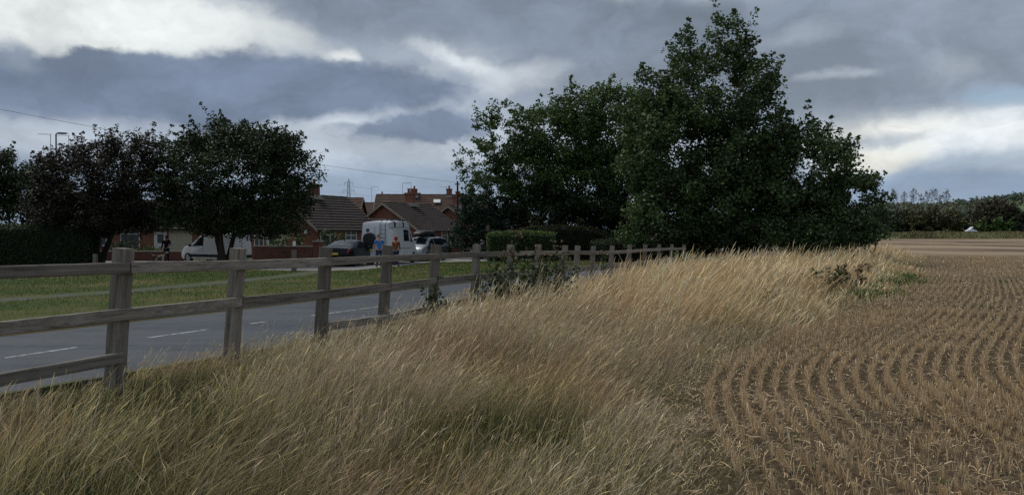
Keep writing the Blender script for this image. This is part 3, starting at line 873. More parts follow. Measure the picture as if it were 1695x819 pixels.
# volunteer weeds in the stubble
n0 = 5200
X, Y = scatter(n0, 1, 22, 3.5, 30)
de = sdist(X, Y, EDGE_L)
wd = vnoise(X, Y, 1.0, 81) * 0.7 + vnoise(X, Y, 3.0, 82) * 0.4
kp = (de > -0.9) & (np.abs(X) < 0.70 * Y + 0.8) & (wd > 0.66); X, Y = X[kp], Y[kp]
X = np.repeat(X, 5); Y = np.repeat(Y, 5); n1 = len(X)
a = rng.uniform(0, 2 * math.pi, n1); L = rng.uniform(0.03, 0.10, n1); Z = ground_z(X, Y)
t = np.array([0, 0.5, 1.0])
P = np.stack([X[:, None] + np.cos(a)[:, None] * (L[:, None] * t) , Y[:, None] + np.sin(a)[:, None] * (L[:, None] * t), Z[:, None] + (L * 0.7)[:, None] * (t - 0.4 * t ** 2)[None]], -1)
side = np.stack([-np.sin(a), np.cos(a), np.zeros(n1)], -1)
V, Q, K = ribbons(P, np.full((n1, 1), 0.016) * np.array([[0.4, 1.0, 0.2]]) * np.clip(Y / 9, 1, 3)[:, None], side, pick(GREEN, n1))
tag(link_mesh('field_weeds', np_mesh('field_weeds', V, Q, cols=K), 'grass'), 'small green weeds sprouting between the stubble rows', 'weeds', kind='stuff')

# short mown grass on the verge
n0 = 78000
X, Y = scatter(n0, -24, 6, 14, 52)
dr = -sdist(X, Y, [(p.x, p.y) for p in ROAD_S]); dp = np.abs(sdist(X, Y, [(p.x, p.y) for p in PATH]))
inside = np.zeros(n0, bool)
for i in range(len(poly)):
    x1_, y1_ = poly[i]; x2_, y2_ = poly[i - 1]
    cr = ((y1_ > Y) != (y2_ > Y)) & (X < (x2_ - x1_) * (Y - y1_) / (y2_ - y1_ + 1e-12) + x1_)
    inside ^= cr
kp = (dr > W_ + 0.2) & (dp > 0.55 + 0.2 * rng.random(n0)) & ~inside & (np.abs(X) < 0.72 * Y + 1); X, Y = X[kp], Y[kp]
n1 = len(X); L = rng.uniform(0.03, 0.085, n1) * (0.7 + 0.7 * vnoise(X, Y, 0.4, 91))
a = rng.uniform(0, 2 * math.pi, n1)
P = np.stack([np.stack([X, Y, np.full(n1, VERGE_Z - 0.005)], -1), np.stack([X + np.cos(a) * L * 0.5, Y + np.sin(a) * L * 0.5, VERGE_Z + L], -1)], 1)
side = np.stack([np.cos(a + 1.5), np.sin(a + 1.5), np.zeros(n1)], -1)
dry = vnoise(X, Y, 0.33, 92) * 0.6 + vnoise(X, Y, 1.2, 93) * 0.4
dry = dry + 0.24 * (1 - sstep(3.0, 9.0, dr[kp]))
c = np.where((rng.random(n1) < np.clip((dry - 0.42) * 2.2, 0.05, 0.9))[:, None], pick([(0.24, 0.20, 0.085), (0.19, 0.17, 0.06), (0.30, 0.24, 0.11)], n1), pick([(0.065, 0.115, 0.022), (0.085, 0.13, 0.03), (0.05, 0.09, 0.02)], n1))
V, Q, K = ribbons(P, np.clip(Y / 20, 0.8, 2.5)[:, None] * 0.016 * np.array([[1.0, 0.15]]), side, c)
tag(link_mesh('verge_grass', np_mesh('verge_grass', V, Q, cols=K), 'grass'), 'short mown grass blades on the verge beyond the road', 'grass', kind='stuff')

# ------------------------------------------------------------------ trees, bushes, hedges
def leaf_cloud(centres, radii, per, size, pal, up=0.25, flat=0.8, axes=None, rg=None):
    """leaf-sized faces spread through clumps -> verts, quads, cols"""
    rg = rg or rng
    n = len(centres); idx = np.repeat(np.arange(n), per)
    N = len(idx)
    off = rg.normal(0, 1, (N, 3)); off /= np.linalg.norm(off, axis=1, keepdims=True)
    off *= (rg.random(N) ** 0.45)[:, None]
    off[:, 2] *= flat
    P = centres[idx] + off * radii[idx][:, None]
    a = rg.normal(0, 1, (N, 3)); a[:, 2] = a[:, 2] * 0.6 - 0.15; a /= np.linalg.norm(a, axis=1, keepdims=True)
    nrm = rg.normal(0, 1, (N, 3)) + np.array([0, 0, 0.7]) + off * 0.5
    b = np.cross(nrm, a); b /= (np.linalg.norm(b, axis=1, keepdims=True) + 1e-9)
    s = size * rg.uniform(0.6, 1.35, N)
    A = a * s[:, None]; B = b * (s * rg.uniform(0.32, 0.48, N))[:, None]
    V = np.stack([P - A * 0.5, P - B - A * 0.05, P + A * 0.5, P + B - A * 0.05], 1).reshape(-1, 3)
    Q = np.arange(N * 4).reshape(-1, 4)
    pal = np.array(pal)
    c = pal[rg.integers(0, len(pal), N)] * rg.uniform(0.7, 1.3, (N, 1))
    c = c * np.repeat(rg.uniform(0.75, 1.25, n), per)[:, None]
    return V, Q, np.repeat(c, 4, axis=0)

def branch_mesh(base, ends, fork, trunk_r, name, parent, rg, stems=1, spread=0.4, limb_nodes=()):
    """tapered trunk(s), limbs through the given nodes, then a bough to every clump"""
    mb = MB()
    nodes = []
    for k in range(stems):
        ang = 2 * math.pi * k / max(stems, 1) + 0.6
        o = Vector((math.cos(ang), math.sin(ang), 0)) * spread * (0.0 if stems == 1 else 1.0)
        b0 = Vector(base) + o * 0.35
        top = Vector(base) + o * 1.6 + fork
        pts = []
        for j in range(7):
            t = j / 6
            p = b0.lerp(top, t) + Vector((rg.normal(0, 0.05), rg.normal(0, 0.05), 0)) * fork.length * 0.25 * math.sin(t * math.pi)
            pts.append(p); nodes.append((p, trunk_r * (1 - 0.45 * t)))
        r0 = trunk_r * (0.75 if stems > 1 else 1.0)
        mb.tube([pts[0] - Vector((0, 0, 0.2))] + pts, [r0 * 1.5] + [r0 * (1.25 if j == 0 else 1 - 0.4 * j / 6) for j in range(7)], 8, False)
    tops = [n_ for n_ in nodes if n_[0].z > base[2] + fork.z * 0.7]
    for ln in limb_nodes:
        ln = Vector(ln)
        src, r = min(tops + nodes[-1:], key=lambda n_: (n_[0] - ln).length)
        pts = []
        for j in range(6):
            t = j / 5
            p = src.lerp(ln, t); p.z += 0.0 if j in (0, 5) else (ln.z - src.z) * 0.12 * math.sin(t * math.pi)
            p += Vector((rg.normal(0, 0.09), rg.normal(0, 0.09), 0)) if 0 < j < 5 else Vector()
            pts.append(p)
        rr = [r * 0.62 * (1 - 0.6 * j / 5) for j in range(6)]
        mb.tube(pts, rr, 6, False)
        nodes += [(p, q_) for p, q_ in zip(pts[1:], rr[1:])]
    arr = np.array([tuple(p) for p, _ in nodes]); rad = [q_ for _, q_ in nodes]
    lowest = base[2] + fork.z * 0.55
    for e in ends:
        d = np.linalg.norm(arr - e, axis=1) + np.where(arr[:, 2] > e[2] + 0.1, 1.5, 0) + np.where(arr[:, 2] < lowest, 3.0, 0)
        i = int(np.argmin(d)); s_ = Vector(arr[i]); E = Vector(e)
        mid = s_.lerp(E, 0.5) + Vector((rg.normal(0, 0.12), rg.normal(0, 0.12), 0.12 * (E - s_).length))
        r = min(rad[i] * 0.6, 0.012 + 0.016 * (E - s_).length)
        mb.tube([s_, s_.lerp(mid, 0.5) + Vector((0, 0, 0.02)), mid, E], [r, r * 0.8, r * 0.6, r * 0.25], 4, False)
    o = mb.build(name, 'bark', parent, smooth=True)
    return o

def to_m(ell, depth, thick=0.9):
    """crown lobes given as photo ellipses at the tree's distance -> centre, radii in metres"""
    out = []
    for e in ell:
        cx, cy, rx, ry = e[:4]; dd = depth + (e[4] if len(e) > 4 else 0)
        p = at(cx, cy, dd)
        out.append((np.array(p), np.array([rx, rx * thick, ry]) * dd / F))
    return out

def tree(name, label, cat, base, lobes, clump_r, dens, per, leaf, pal, trunk_r, fork_h, seed, stems=1, lean=(0, 0), shoots=0.0, inner=0.35, group=None, limbs=6, spread=0.4, shoot_r=0.3, airy=0.0):
    rg = np.random.default_rng(seed)
    root = thing(name, label, cat, base, 0, group)
    B = np.array(base)
    cen = []
    for c, r in lobes:
        area = 4 * math.pi * ((r[0] * r[1]) ** 1.6 / 3 + (r[0] * r[2]) ** 1.6 / 3 + (r[1] * r[2]) ** 1.6 / 3) ** (1 / 1.6)
        n_ = max(5, int(dens * area))
        if airy and c[2] > np.median([l[0][2] for l in lobes]): n_ = int(n_ * (1 - airy))
        u = rg.normal(0, 1, (n_, 3)); u /= np.linalg.norm(u, axis=1, keepdims=True)
        rad = np.where(rg.random(n_) < inner, rg.uniform(0.35, 0.8, n_), rg.uniform(0.82, 1.03, n_))
        cen.append(c + u * rad[:, None] * r)
    cen = np.concatenate(cen)
    cen = cen[cen[:, 2] > base[2] + 0.4]
    # clumps sunk deep inside another lobe are dropped: the light never reaches them
    depth_in = np.zeros(len(cen))
    for c, r in lobes:
        depth_in = np.maximum(depth_in, 1 - np.linalg.norm((cen - c) / r, axis=1))
    cen = cen[(depth_in < 0.45) | (rg.random(len(cen)) < 0.3)]
    rad = clump_r * rg.uniform(0.6, 1.35, len(cen))
    ends = cen.copy()
    if shoots:
        mid = np.mean([c for c, r in lobes], axis=0)
        d = cen - mid; dn = d / (np.linalg.norm(d, axis=1, keepdims=True) + 1e-9)
        sel = np.where((rg.random(len(cen)) < shoots) & (dn[:, 2] > -0.25))[0]
        extra = []; er = []
        for i in sel:
            dirv = dn[i] * 0.7 + np.array([0, 0, 0.55]) + rg.normal(0, 0.35, 3); dirv /= np.linalg.norm(dirv)
            L = clump_r * rg.uniform(1.0, 2.4)
            for k in range(3):
                extra.append(cen[i] + dirv * L * (0.5 + 0.5 * k / 2) + rg.normal(0, 0.06, 3)); er.append(shoot_r * clump_r * (1.5 - 0.4 * k))
            ends = np.vstack([ends, cen[i] + dirv * L])
        if extra:
            ec = np.array(extra); V2 = leaf_cloud(ec, np.array(er), max(4, per // 7), leaf, pal, rg=rg)
    V1 = leaf_cloud(cen, rad, per, leaf, pal, rg=rg)
    V, Q, K = join([V1, V2]) if shoots and len(sel) else V1
    V = V - B
    link_mesh('crown', np_mesh('crown', V, Q, cols=K), 'leaf', root)
    limb_nodes = [tuple(c - B + np.array([0, 0, -0.25 * r[2]])) for c, r in lobes][:limbs]
    branch_mesh((0, 0, 0), ends - B, Vector((lean[0], lean[1], fork_h)), trunk_r, 'trunk', root, rg, stems, spread, limb_nodes)
    return root

DARKGREEN = [(0.050, 0.092, 0.026), (0.038, 0.068, 0.020), (0.070, 0.115, 0.034), (0.105, 0.14, 0.058)]
MIDGREEN = [(0.056, 0.105, 0.024), (0.044, 0.082, 0.020), (0.076, 0.13, 0.034), (0.095, 0.135, 0.046)]
PLUM = [(0.026, 0.025, 0.017), (0.034, 0.027, 0.019), (0.026, 0.029, 0.016), (0.040, 0.035, 0.022)]
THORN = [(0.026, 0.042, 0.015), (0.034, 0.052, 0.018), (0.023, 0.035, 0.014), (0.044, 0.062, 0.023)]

# --- the group on the right, field side of the road
tree('sycamore_tree', 'tallest tree, a dark green sycamore rising above the others at the fence end', 'tree', (13.4, 44.0, 0.0),
     to_m([(1175, 175, 100, 95), (1180, 95, 62, 62), (1250, 135, 46, 46), (1120, 130, 52, 52), (1165, 270, 130, 95), (1225, 240, 92, 80), (1105, 240, 80, 85), (1190, 345, 135, 66)], 44), 0.72, 1.15, 125, 0.175, DARKGREEN, 0.30, 3.2, 21, stems=2, shoots=0.48, inner=0.42, limbs=8, spread=0.35, airy=0.42)
tree('field_maple', 'lower spreading maple at the right end of the tree group over the field', 'tree', (17.6, 43.0, 0.0),
     to_m([(1325, 295, 92, 78), (1390, 300, 50, 58), (1318, 232, 48, 30), (1405, 350, 58, 52), (1310, 365, 95, 52)], 43), 0.66, 1.3, 120, 0.17, DARKGREEN, 0.22, 2.2, 22, stems=2, shoots=0.42, inner=0.42, spread=0.4, airy=0.25)
tree('elder_shrub', 'dark rounded shrub under the tall sycamore where the fence ends', 'shrub', (9.2, 42.0, 0.0),
     to_m([(1105, 360, 62, 50), (1170, 385, 60, 32), (1060, 375, 40, 38)], 42.5), 0.5, 1.7, 64, 0.17, DARKGREEN, 0.12, 0.9, 23, stems=3, shoots=0.15)
tree('hawthorn_bush', 'low dark bush at the foot of the right-hand maple beside the dry grass', 'bush', (19.2, 41.0, 0.0),
     to_m([(1420, 382, 44, 28), (1345, 393, 55, 28), (1275, 393, 55, 30)], 41), 0.42, 2.0, 64, 0.16, DARKGREEN, 0.10, 0.6, 24, stems=3, shoots=0.2)
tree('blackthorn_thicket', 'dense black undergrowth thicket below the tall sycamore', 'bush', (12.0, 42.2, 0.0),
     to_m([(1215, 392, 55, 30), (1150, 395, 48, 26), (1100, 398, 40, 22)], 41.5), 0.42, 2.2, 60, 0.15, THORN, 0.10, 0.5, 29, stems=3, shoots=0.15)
# --- behind the clipped hedge, far side of the road
tree('lime_tree', 'broad round-topped green tree behind the clipped hedge, left of the tallest one', 'tree', (6.2, 58.0, VERGE_Z),
     to_m([(985, 217, 85, 70), (930, 235, 75, 66), (1035, 228, 70, 78), (895, 290, 75, 62), (1030, 310, 80, 75), (960, 310, 80, 60)], 58), 0.85, 1.0, 105, 0.19, MIDGREEN, 0.30, 3.0, 25, stems=2, shoots=0.22, inner=0.3, spread=0.5)
tree('ash_sapling', 'thin airy tree with sky showing through, leftmost of the right-hand group', 'tree', (0.6, 57.0, VERGE_Z),
     to_m([(840, 225, 48, 52), (795, 275, 40, 42), (868, 265, 48, 60), (805, 205, 20, 25), (820, 325, 55, 38)], 57), 0.42, 1.5, 46, 0.17, MIDGREEN, 0.13, 3.0, 26, stems=2, shoots=0.4, inner=0.35, shoot_r=0.45)
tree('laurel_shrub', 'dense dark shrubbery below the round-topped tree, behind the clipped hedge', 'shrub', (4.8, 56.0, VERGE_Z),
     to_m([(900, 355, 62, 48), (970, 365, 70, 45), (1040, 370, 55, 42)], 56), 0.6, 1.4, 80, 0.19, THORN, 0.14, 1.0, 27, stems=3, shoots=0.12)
tree('conifer_bush', 'dark bushy evergreen beside the lamp post, left of the clipped hedge', 'bush', (-2.35, 55.0, VERGE_Z),
     to_m([(795, 375, 44, 32), (795, 345, 36, 30), (770, 395, 26, 20), (830, 360, 30, 34)], 55), 0.45, 2.1, 70, 0.15, [(0.018, 0.042, 0.022), (0.014, 0.032, 0.018), (0.026, 0.050, 0.026)], 0.12, 0.8, 28, stems=2, shoots=0.25)

# --- the verge trees on the left
tree('plum_tree', 'purple leaved cherry plum with a leaning trunk beside the long hedge', 'tree', (-24.3, 44.5, VERGE_Z),
     to_m([(150, 292, 82, 58), (215, 282, 75, 64), (110, 305, 52, 55), (248, 330, 58, 52), (165, 345, 85, 40), (255, 270, 42, 42), (170, 362, 90, 26), (95, 350, 45, 34)], 44.5), 0.55, 1.6, 104, 0.128, PLUM, 0.20, 2.4, 31, lean=(1.0, 0.0), shoots=0.30, inner=0.4)
tree('hawthorn_tree', 'dark green hawthorn with forked stems in front of the small white van', 'tree', (-16.6, 43.5, VERGE_Z),
     to_m([(400, 285, 108, 70), (375, 240, 75, 42), (328, 280, 64, 58), (470, 283, 57, 56), (440, 340, 82, 46), (345, 345, 78, 44), (450, 238, 46, 28), (325, 362, 55, 26), (440, 366, 78, 24)], 43.5), 0.58, 1.5, 112, 0.13, THORN, 0.24, 2.1, 32, stems=3, shoots=0.34, inner=0.45, spread=0.42)
tree('garden_tree', 'dark garden tree cut off by the left edge, behind the long hedge', 'tree', (-34.0, 50.0, VERGE_Z),
     to_m([(5, 292, 48, 46), (40, 325, 58, 50), (-50, 300, 60, 62), (80, 340, 48, 42)], 50), 0.6, 1.9, 95, 0.16, THORN, 0.22, 2.0, 33, stems=2, shoots=0.2, inner=0.5)

def shrub(name, label, cat, px, py, depth, w, h, leaf, pal, seed, per=40, dens=3.0, cr=0.22, zg=VERGE_Z, flowers=None, group=None, shoots=0.15):
    """a garden shrub: photo column of its middle, row of its top, width and height in metres"""
    X = (px - CX) / F * depth
    c = np.array([X, depth, zg + h * 0.52])
    pal2 = list(pal) + (flowers or [])
    return tree(name, label, cat, (X, depth, zg), [(c, np.array([w / 2, w / 2, h * 0.48]))], cr, dens, per, leaf, pal2, 0.05, h * 0.25, seed, stems=3, shoots=shoots, inner=0.3, group=group, spread=0.12)
shrub('flowering_shrub', 'rounded leafy shrub with pale flowers behind the low brick wall', 'shrub', 476, 390, 50.6, 2.4, 2.0, 0.13, MIDGREEN, 41, dens=4.5, flowers=[(0.30, 0.30, 0.20)])
shrub('upright_shrub', 'upright olive green shrub behind the black saloon car', 'shrub', 549, 385, 50.5, 1.9, 2.15, 0.11, [(0.060, 0.078, 0.024), (0.075, 0.092, 0.03), (0.045, 0.06, 0.02)], 42, dens=5.0)
shrub('front_garden_shrub', 'low dark shrub below the left bungalow window', 'shrub', 213, 400, 53.0, 2.6, 1.35, 0.11, THORN, 43)
shrub('front_garden_bush', 'small green bush left of the person walking a dog', 'bush', 243, 405, 52.5, 1.7, 1.05, 0.11, MIDGREEN, 44)
shrub('garden_shrub', 'small shrub in front of the bungalow wall beside the brick pier', 'shrub', 752, 395, 63.0, 1.8, 1.3, 0.12, THORN, 45)
shrub('sapling_top', 'dark rounded treetop showing above the distant roof ridge', 'tree', 693, 315, 112.0, 3.4, 8.2, 0.35, THORN, 46, dens=1.4, cr=0.5)

def hedge(name, label, x0, x1, y0, y1, h, rz, loc, seed, leaf=0.075, pal=MIDGREEN, dens=300, dome=0.0, toppal=None):
    """a clipped hedge: solid twiggy core with a skin of small leaves"""
    rg = np.random.default_rng(seed)
    root = thing(name, label, 'hedge', loc, rz)
    prof = lambda a, b: h * (1 - dome * (np.abs(2 * (a - x0) / (x1 - x0) - 1) ** 3)) + 0.05 * (vnoise(a, b, 1.1, seed) - 0.5) * 2
    nxx, nyy = 24, 6
    xs = np.linspace(x0, x1, nxx); ys = np.linspace(y0, y1, nyy)
    mb = MB()
    ins = 0.10
    for i, x in enumerate(xs):
        zt = float(prof(np.array([x]), np.array([0.0]))[0]) - ins
        for y, z in ((y0 + ins, -0.05), (y0 + ins * 0.8, zt * 0.5), (y0 + ins, zt - 0.15), (y0 + ins + 0.2, zt), (y1 - ins - 0.2, zt), (y1 - ins, zt - 0.15), (y1 - ins, -0.05)):
            mb.v.append((min(max(x, x0 + ins), x1 - ins), y, z))
    for i in range(nxx - 1):
        for j in range(6): mb.f.append((i * 7 + j, i * 7 + j + 1, (i + 1) * 7 + j + 1, (i + 1) * 7 + j))
    mb.f.append(tuple(range(7))); mb.f.append(tuple((nxx - 1) * 7 + j for j in reversed(range(7))))
    mb.build('twigs', 'hedge_core', root)
    A_top = (x1 - x0) * (y1 - y0); A_fr = (x1 - x0) * h; A_en = (y1 - y0) * h
    pts = []
    for area, gen in ((A_top, lambda n: (rg.uniform(x0, x1, n), rg.uniform(y0, y1, n), None)), (A_fr, lambda n: (rg.uniform(x0, x1, n), np.full(n, y0), rg.uniform(0, 1, n))), (A_fr * 0.5, lambda n: (rg.uniform(x0, x1, n), np.full(n, y1), rg.uniform(0, 1, n))), (A_en, lambda n: (np.full(n, x0), rg.uniform(y0, y1, n), rg.uniform(0, 1, n))), (A_en, lambda n: (np.full(n, x1), rg.uniform(y0, y1, n), rg.uniform(0, 1, n)))):
        n_ = int(area * dens)
        a, b, t = gen(n_)
        z = prof(a, b) if t is None else t * prof(a, b)
        pts.append(np.stack([a, b, z], -1))
    P = np.concatenate(pts) + rg.normal(0, 0.045, (sum(map(len, pts)), 3))
    V, Q, K = leaf_cloud(P, np.full(len(P), 0.05), 2, leaf, pal, rg=rg)
    if toppal is not None:                               # most leaves near the top are lighter and yellower
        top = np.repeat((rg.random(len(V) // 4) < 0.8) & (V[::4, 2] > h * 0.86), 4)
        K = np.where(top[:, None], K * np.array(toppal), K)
    link_mesh('foliage', np_mesh('foliage', V, Q, cols=K), 'leaf', root)
    return root
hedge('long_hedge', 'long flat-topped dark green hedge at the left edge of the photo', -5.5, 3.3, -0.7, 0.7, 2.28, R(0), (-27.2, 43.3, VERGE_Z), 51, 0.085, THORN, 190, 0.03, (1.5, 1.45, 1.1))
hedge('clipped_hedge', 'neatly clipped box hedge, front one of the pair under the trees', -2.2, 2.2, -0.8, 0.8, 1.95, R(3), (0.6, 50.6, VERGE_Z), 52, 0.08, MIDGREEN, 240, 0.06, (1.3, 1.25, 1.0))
hedge('domed_hedge', 'taller domed hedge behind the clipped front hedge under the trees', -3.8, 3.8, -0.9, 0.9, 2.35, R(3), (3.2, 53.2, VERGE_Z), 53, 0.085, [(0.042, 0.05, 0.018), (0.055, 0.052, 0.02), (0.035, 0.045, 0.018)], 200, 0.30)
hedge('low_hedge', 'low trimmed hedge beyond the far fence posts beneath the trees', -3.5, 3.5, -0.7, 0.7, 1.5, R(40), (8.2, 51.0, VERGE_Z), 54, 0.085, THORN, 170, 0.15)

# ------------------------------------------------------------------ weeds by the fence
def weed(name, label, x, y, h, stems, seed, pal, heads=None, leaf=0.07, spread=0.25, leaves=60):
    rg = np.random.default_rng(seed)
    z0 = float(ground_z(np.array([x]), np.array([y]))[0])
    root = thing(name, label, 'plant', (x, y, z0))
    mb = MB(); cen = []; hd = []
    for k in range(stems):
        a = rg.uniform(0, 2 * math.pi); r = spread * rg.uniform(0.2, 1)
        hh_ = h * rg.uniform(0.7, 1.05)
        top = Vector((math.cos(a) * r + 0.10 * hh_, math.sin(a) * r, hh_)); b = Vector((math.cos(a) * r * 0.3, math.sin(a) * r * 0.3, -0.05))
        pts = [b, b.lerp(top, 0.35) + Vector((rg.normal(0, .02), 0, 0)), b.lerp(top, 0.7), top]
        mb.tube(pts, [0.007, 0.006, 0.004, 0.002], 5, False)
        for j in range(leaves // stems):
            t = rg.uniform(0.15, 0.97) ; p = b.lerp(top, t)
            cen.append(np.array(p) + rg.normal(0, 0.05 + 0.05 * (1 - t), 3))
        if heads:
            for j in range(7):
                tip = top + Vector((rg.normal(0, 0.07), rg.normal(0, 0.07), rg.uniform(-0.10, 0.05)))
                mb.tube([b.lerp(top, 0.86), tip], [0.003, 0.002], 4, False); hd.append(np.array(tip))
    mb.build('stem', 'bark', root)
    cen = np.array(cen)
    V, Q, K = leaf_cloud(cen, np.full(len(cen), 0.05), 3, leaf, pal, rg=rg)
    link_mesh('leaves', np_mesh('leaves', V, Q, cols=K), 'leaf', root)
    if hd:
        hd = np.array(hd)
        V, Q, K = leaf_cloud(hd, np.full(len(hd), 0.025), 9, 0.035, heads, rg=rg)
        tag(link_mesh('seed_heads', np_mesh('seed_heads', V, Q, cols=K), 'leaf', root), kind='stuff')
    return root
RAG = [(0.055, 0.075, 0.03), (0.075, 0.09, 0.04), (0.045, 0.06, 0.025)]
SEED = [(0.22, 0.13, 0.08), (0.17, 0.10, 0.06), (0.25, 0.18, 0.10)]
BRAM = [(0.036, 0.058, 0.018), (0.048, 0.074, 0.024), (0.066, 0.09, 0.034)]
def fpt(px, d): return ((px - CX) / F * d, d)
weed('bramble', 'dark bramble clump against the fence beside its sixth visible post', *fpt(836, 13.3), 0.98, 9, 61, BRAM, None, 0.065, 0.55, 330)
weed('nettle_clump', 'thick green nettle clump below the rails right of the bramble', *fpt(905, 14.3), 1.08, 12, 62, RAG, None, 0.06, 0.60, 420)
weed('ragwort', 'tall ragwort with brown seed heads rising over the top rail', *fpt(838, 13.9), 1.36, 3, 63, RAG, SEED, 0.06, 0.14, 110)
weed('thistle', 'thistle standing between the nettles and the seventh visible post', *fpt(874, 14.6), 1.2, 3, 64, RAG, SEED, 0.055, 0.16, 80)
weed('hogweed', 'pale stemmed hogweed with branching head right of the nettles', *fpt(918, 14.6), 1.28, 3, 65, RAG, [(0.20, 0.17, 0.09), (0.15, 0.12, 0.06)], 0.05, 0.16, 80)
weed('bramble_sprig', 'small bramble sprig hanging on the fence near its fifth post', *fpt(706, 11.6), 0.75, 4, 66, BRAM, None, 0.06, 0.25, 60)
weed('nettle_sprig', 'small leafy weed poking through the rails left of the bramble', *fpt(795, 13.2), 0.8, 4, 67, BRAM, None, 0.06, 0.2, 70)
weed('slender_ragwort', 'thin seeded ragwort stem in front of the far rails', *fpt(1000, 19.5), 1.05, 2, 68, RAG, SEED, 0.05, 0.12, 50)
weed('dock_plant', 'rust brown dock plant standing in the grass at the field corner', *fpt(1412, 22.0), 0.85, 7, 69, [(0.15, 0.085, 0.045), (0.12, 0.075, 0.04), (0.12, 0.10, 0.045)], SEED, 0.075, 0.8, 150)
weed('dark_weed', 'dark green leafy weed clump left of the brown dock', *fpt(1372, 21.2), 0.80, 12, 70, RAG + BRAM, None, 0.075, 0.95, 330)
weed('hogweed_skeleton', 'dry pale hogweed skeleton beyond the end of the fence', *fpt(1188, 30.5), 1.05, 3, 71, RAG, [(0.24, 0.19, 0.12)], 0.06, 0.15, 40)
weed('mugwort', 'dark slender mugwort stems in the golden grass before the dock', *fpt(1270, 15.9), 0.62, 3, 72, RAG, None, 0.045, 0.2, 60)

# bright green tufts along the foot of the grass margin
n0 = 1500
s = rng.uniform(0, 1, n0)
X = np.interp(s, [0, 0.35, 1], [8.7, 10.6, 16.3]) + rng.normal(0, 0.5, n0); Y = np.interp(s, [0, 0.35, 1], [19.6, 22.6, 31.5]) + rng.normal(0, 0.5, n0)
kp = vnoise(X, Y, 0.7, 95) > 0.42; X, Y = X[kp], Y[kp]; X = np.repeat(X, 4); Y = np.repeat(Y, 4); n1 = len(X)
a = rng.uniform(0, 2 * math.pi, n1); L = rng.uniform(0.12, 0.34, n1); Z = ground_z(X, Y)
t = np.array([0, 0.5, 1.0])
P = np.stack([X[:, None] + np.cos(a)[:, None] * L[:, None] * t ** 1.6 * 0.6, Y[:, None] + np.sin(a)[:, None] * L[:, None] * t ** 1.6 * 0.6, Z[:, None] + L[:, None] * (t - 0.3 * t ** 2)], -1)
side = np.stack([-np.sin(a), np.cos(a), np.zeros(n1)], -1)
V, Q, K = ribbons(P, np.array([[0.014, 0.018, 0.003]]).repeat(n1, 0), side, pick([(0.075, 0.12, 0.03), (0.06, 0.095, 0.028), (0.095, 0.14, 0.04)], n1))
tag(link_mesh('lush_grass', np_mesh('lush_grass', V, Q, cols=K), 'grass'), 'fresh green grass along the foot of the dry margin', 'grass', kind='stuff')

# ------------------------------------------------------------------ bungalows and houses
def window(parent, M, w, h, cols=2, transom=0.3, recess=0.02, sill=True):
    """casement in the plane of M (x along the wall, z up, y out of the wall)"""
    fw = 0.07
    mb = MB()
    mb.box((-w/2, -0.03, 0), (w/2, 0.045, fw), M).box((-w/2, -0.03, h - fw), (w/2, 0.045, h), M)
    mb.box((-w/2, -0.03, fw), (-w/2 + fw, 0.045, h - fw), M).box((w/2 - fw, -0.03, fw), (w/2, 0.045, h - fw), M)
    o = mb.build('window', 'white_frame', parent)
    cw = (w - 2 * fw) / cols
    for k in range(1, cols):
        MB().box((-w/2 + fw + cw * k - 0.03, -0.03, fw), (-w/2 + fw + cw * k + 0.03, 0.040, h - fw), M).build('mullion', 'white_frame', o)
    zt = h * (1 - transom) if transom else None
    if zt: MB().box((-w/2 + fw, -0.03, zt - 0.03), (w/2 - fw, 0.042, zt + 0.03), M).build('transom', 'white_frame', o)
    for k in range(cols):
        MB().box((-w/2 + fw + cw * k + (0.03 if k else 0), -0.02, fw), (-w/2 + fw + cw * (k + 1) - (0.03 if k < cols - 1 else 0), 0.012, h - fw), M).build('pane', 'pane', o)
    if sill: MB().box((-w/2 - 0.06, -0.02, -0.07), (w/2 + 0.06, 0.11, 0.0 - 0.002), M).build('sill', 'stone_cap', o)
    return o

def chimney(parent, x, y, z0, h, w=0.62, d=0.5, pots=2, brick='brick'):
    o = MB().box((x - w/2, y - d/2, z0), (x + w/2, y + d/2, z0 + h)).build('chimney', brick, parent)
    MB().box((x - w/2 - 0.05, y - d/2 - 0.05, z0 + h - 0.16), (x + w/2 + 0.05, y + d/2 + 0.05, z0 + h - 0.04)).build('corbel', brick, o)
    MB().box((x - w/2 - 0.18, y - d/2 - 0.18, z0 + 0.1), (x + w/2 + 0.18, y + d/2 + 0.18, z0 + 0.42)).build('flashing', 'stone_cap', o)
    for k in range(pots):
        M = Matrix.Translation((x + (k - (pots - 1) / 2) * 0.3, y, z0 + h))
        MB().lathe([(0.12, -0.01), (0.115, 0.06), (0.10, 0.28), (0.13, 0.30), (0.13, 0.36)], M, 10).build('chimney_pot', 'terracotta', o)
    return o

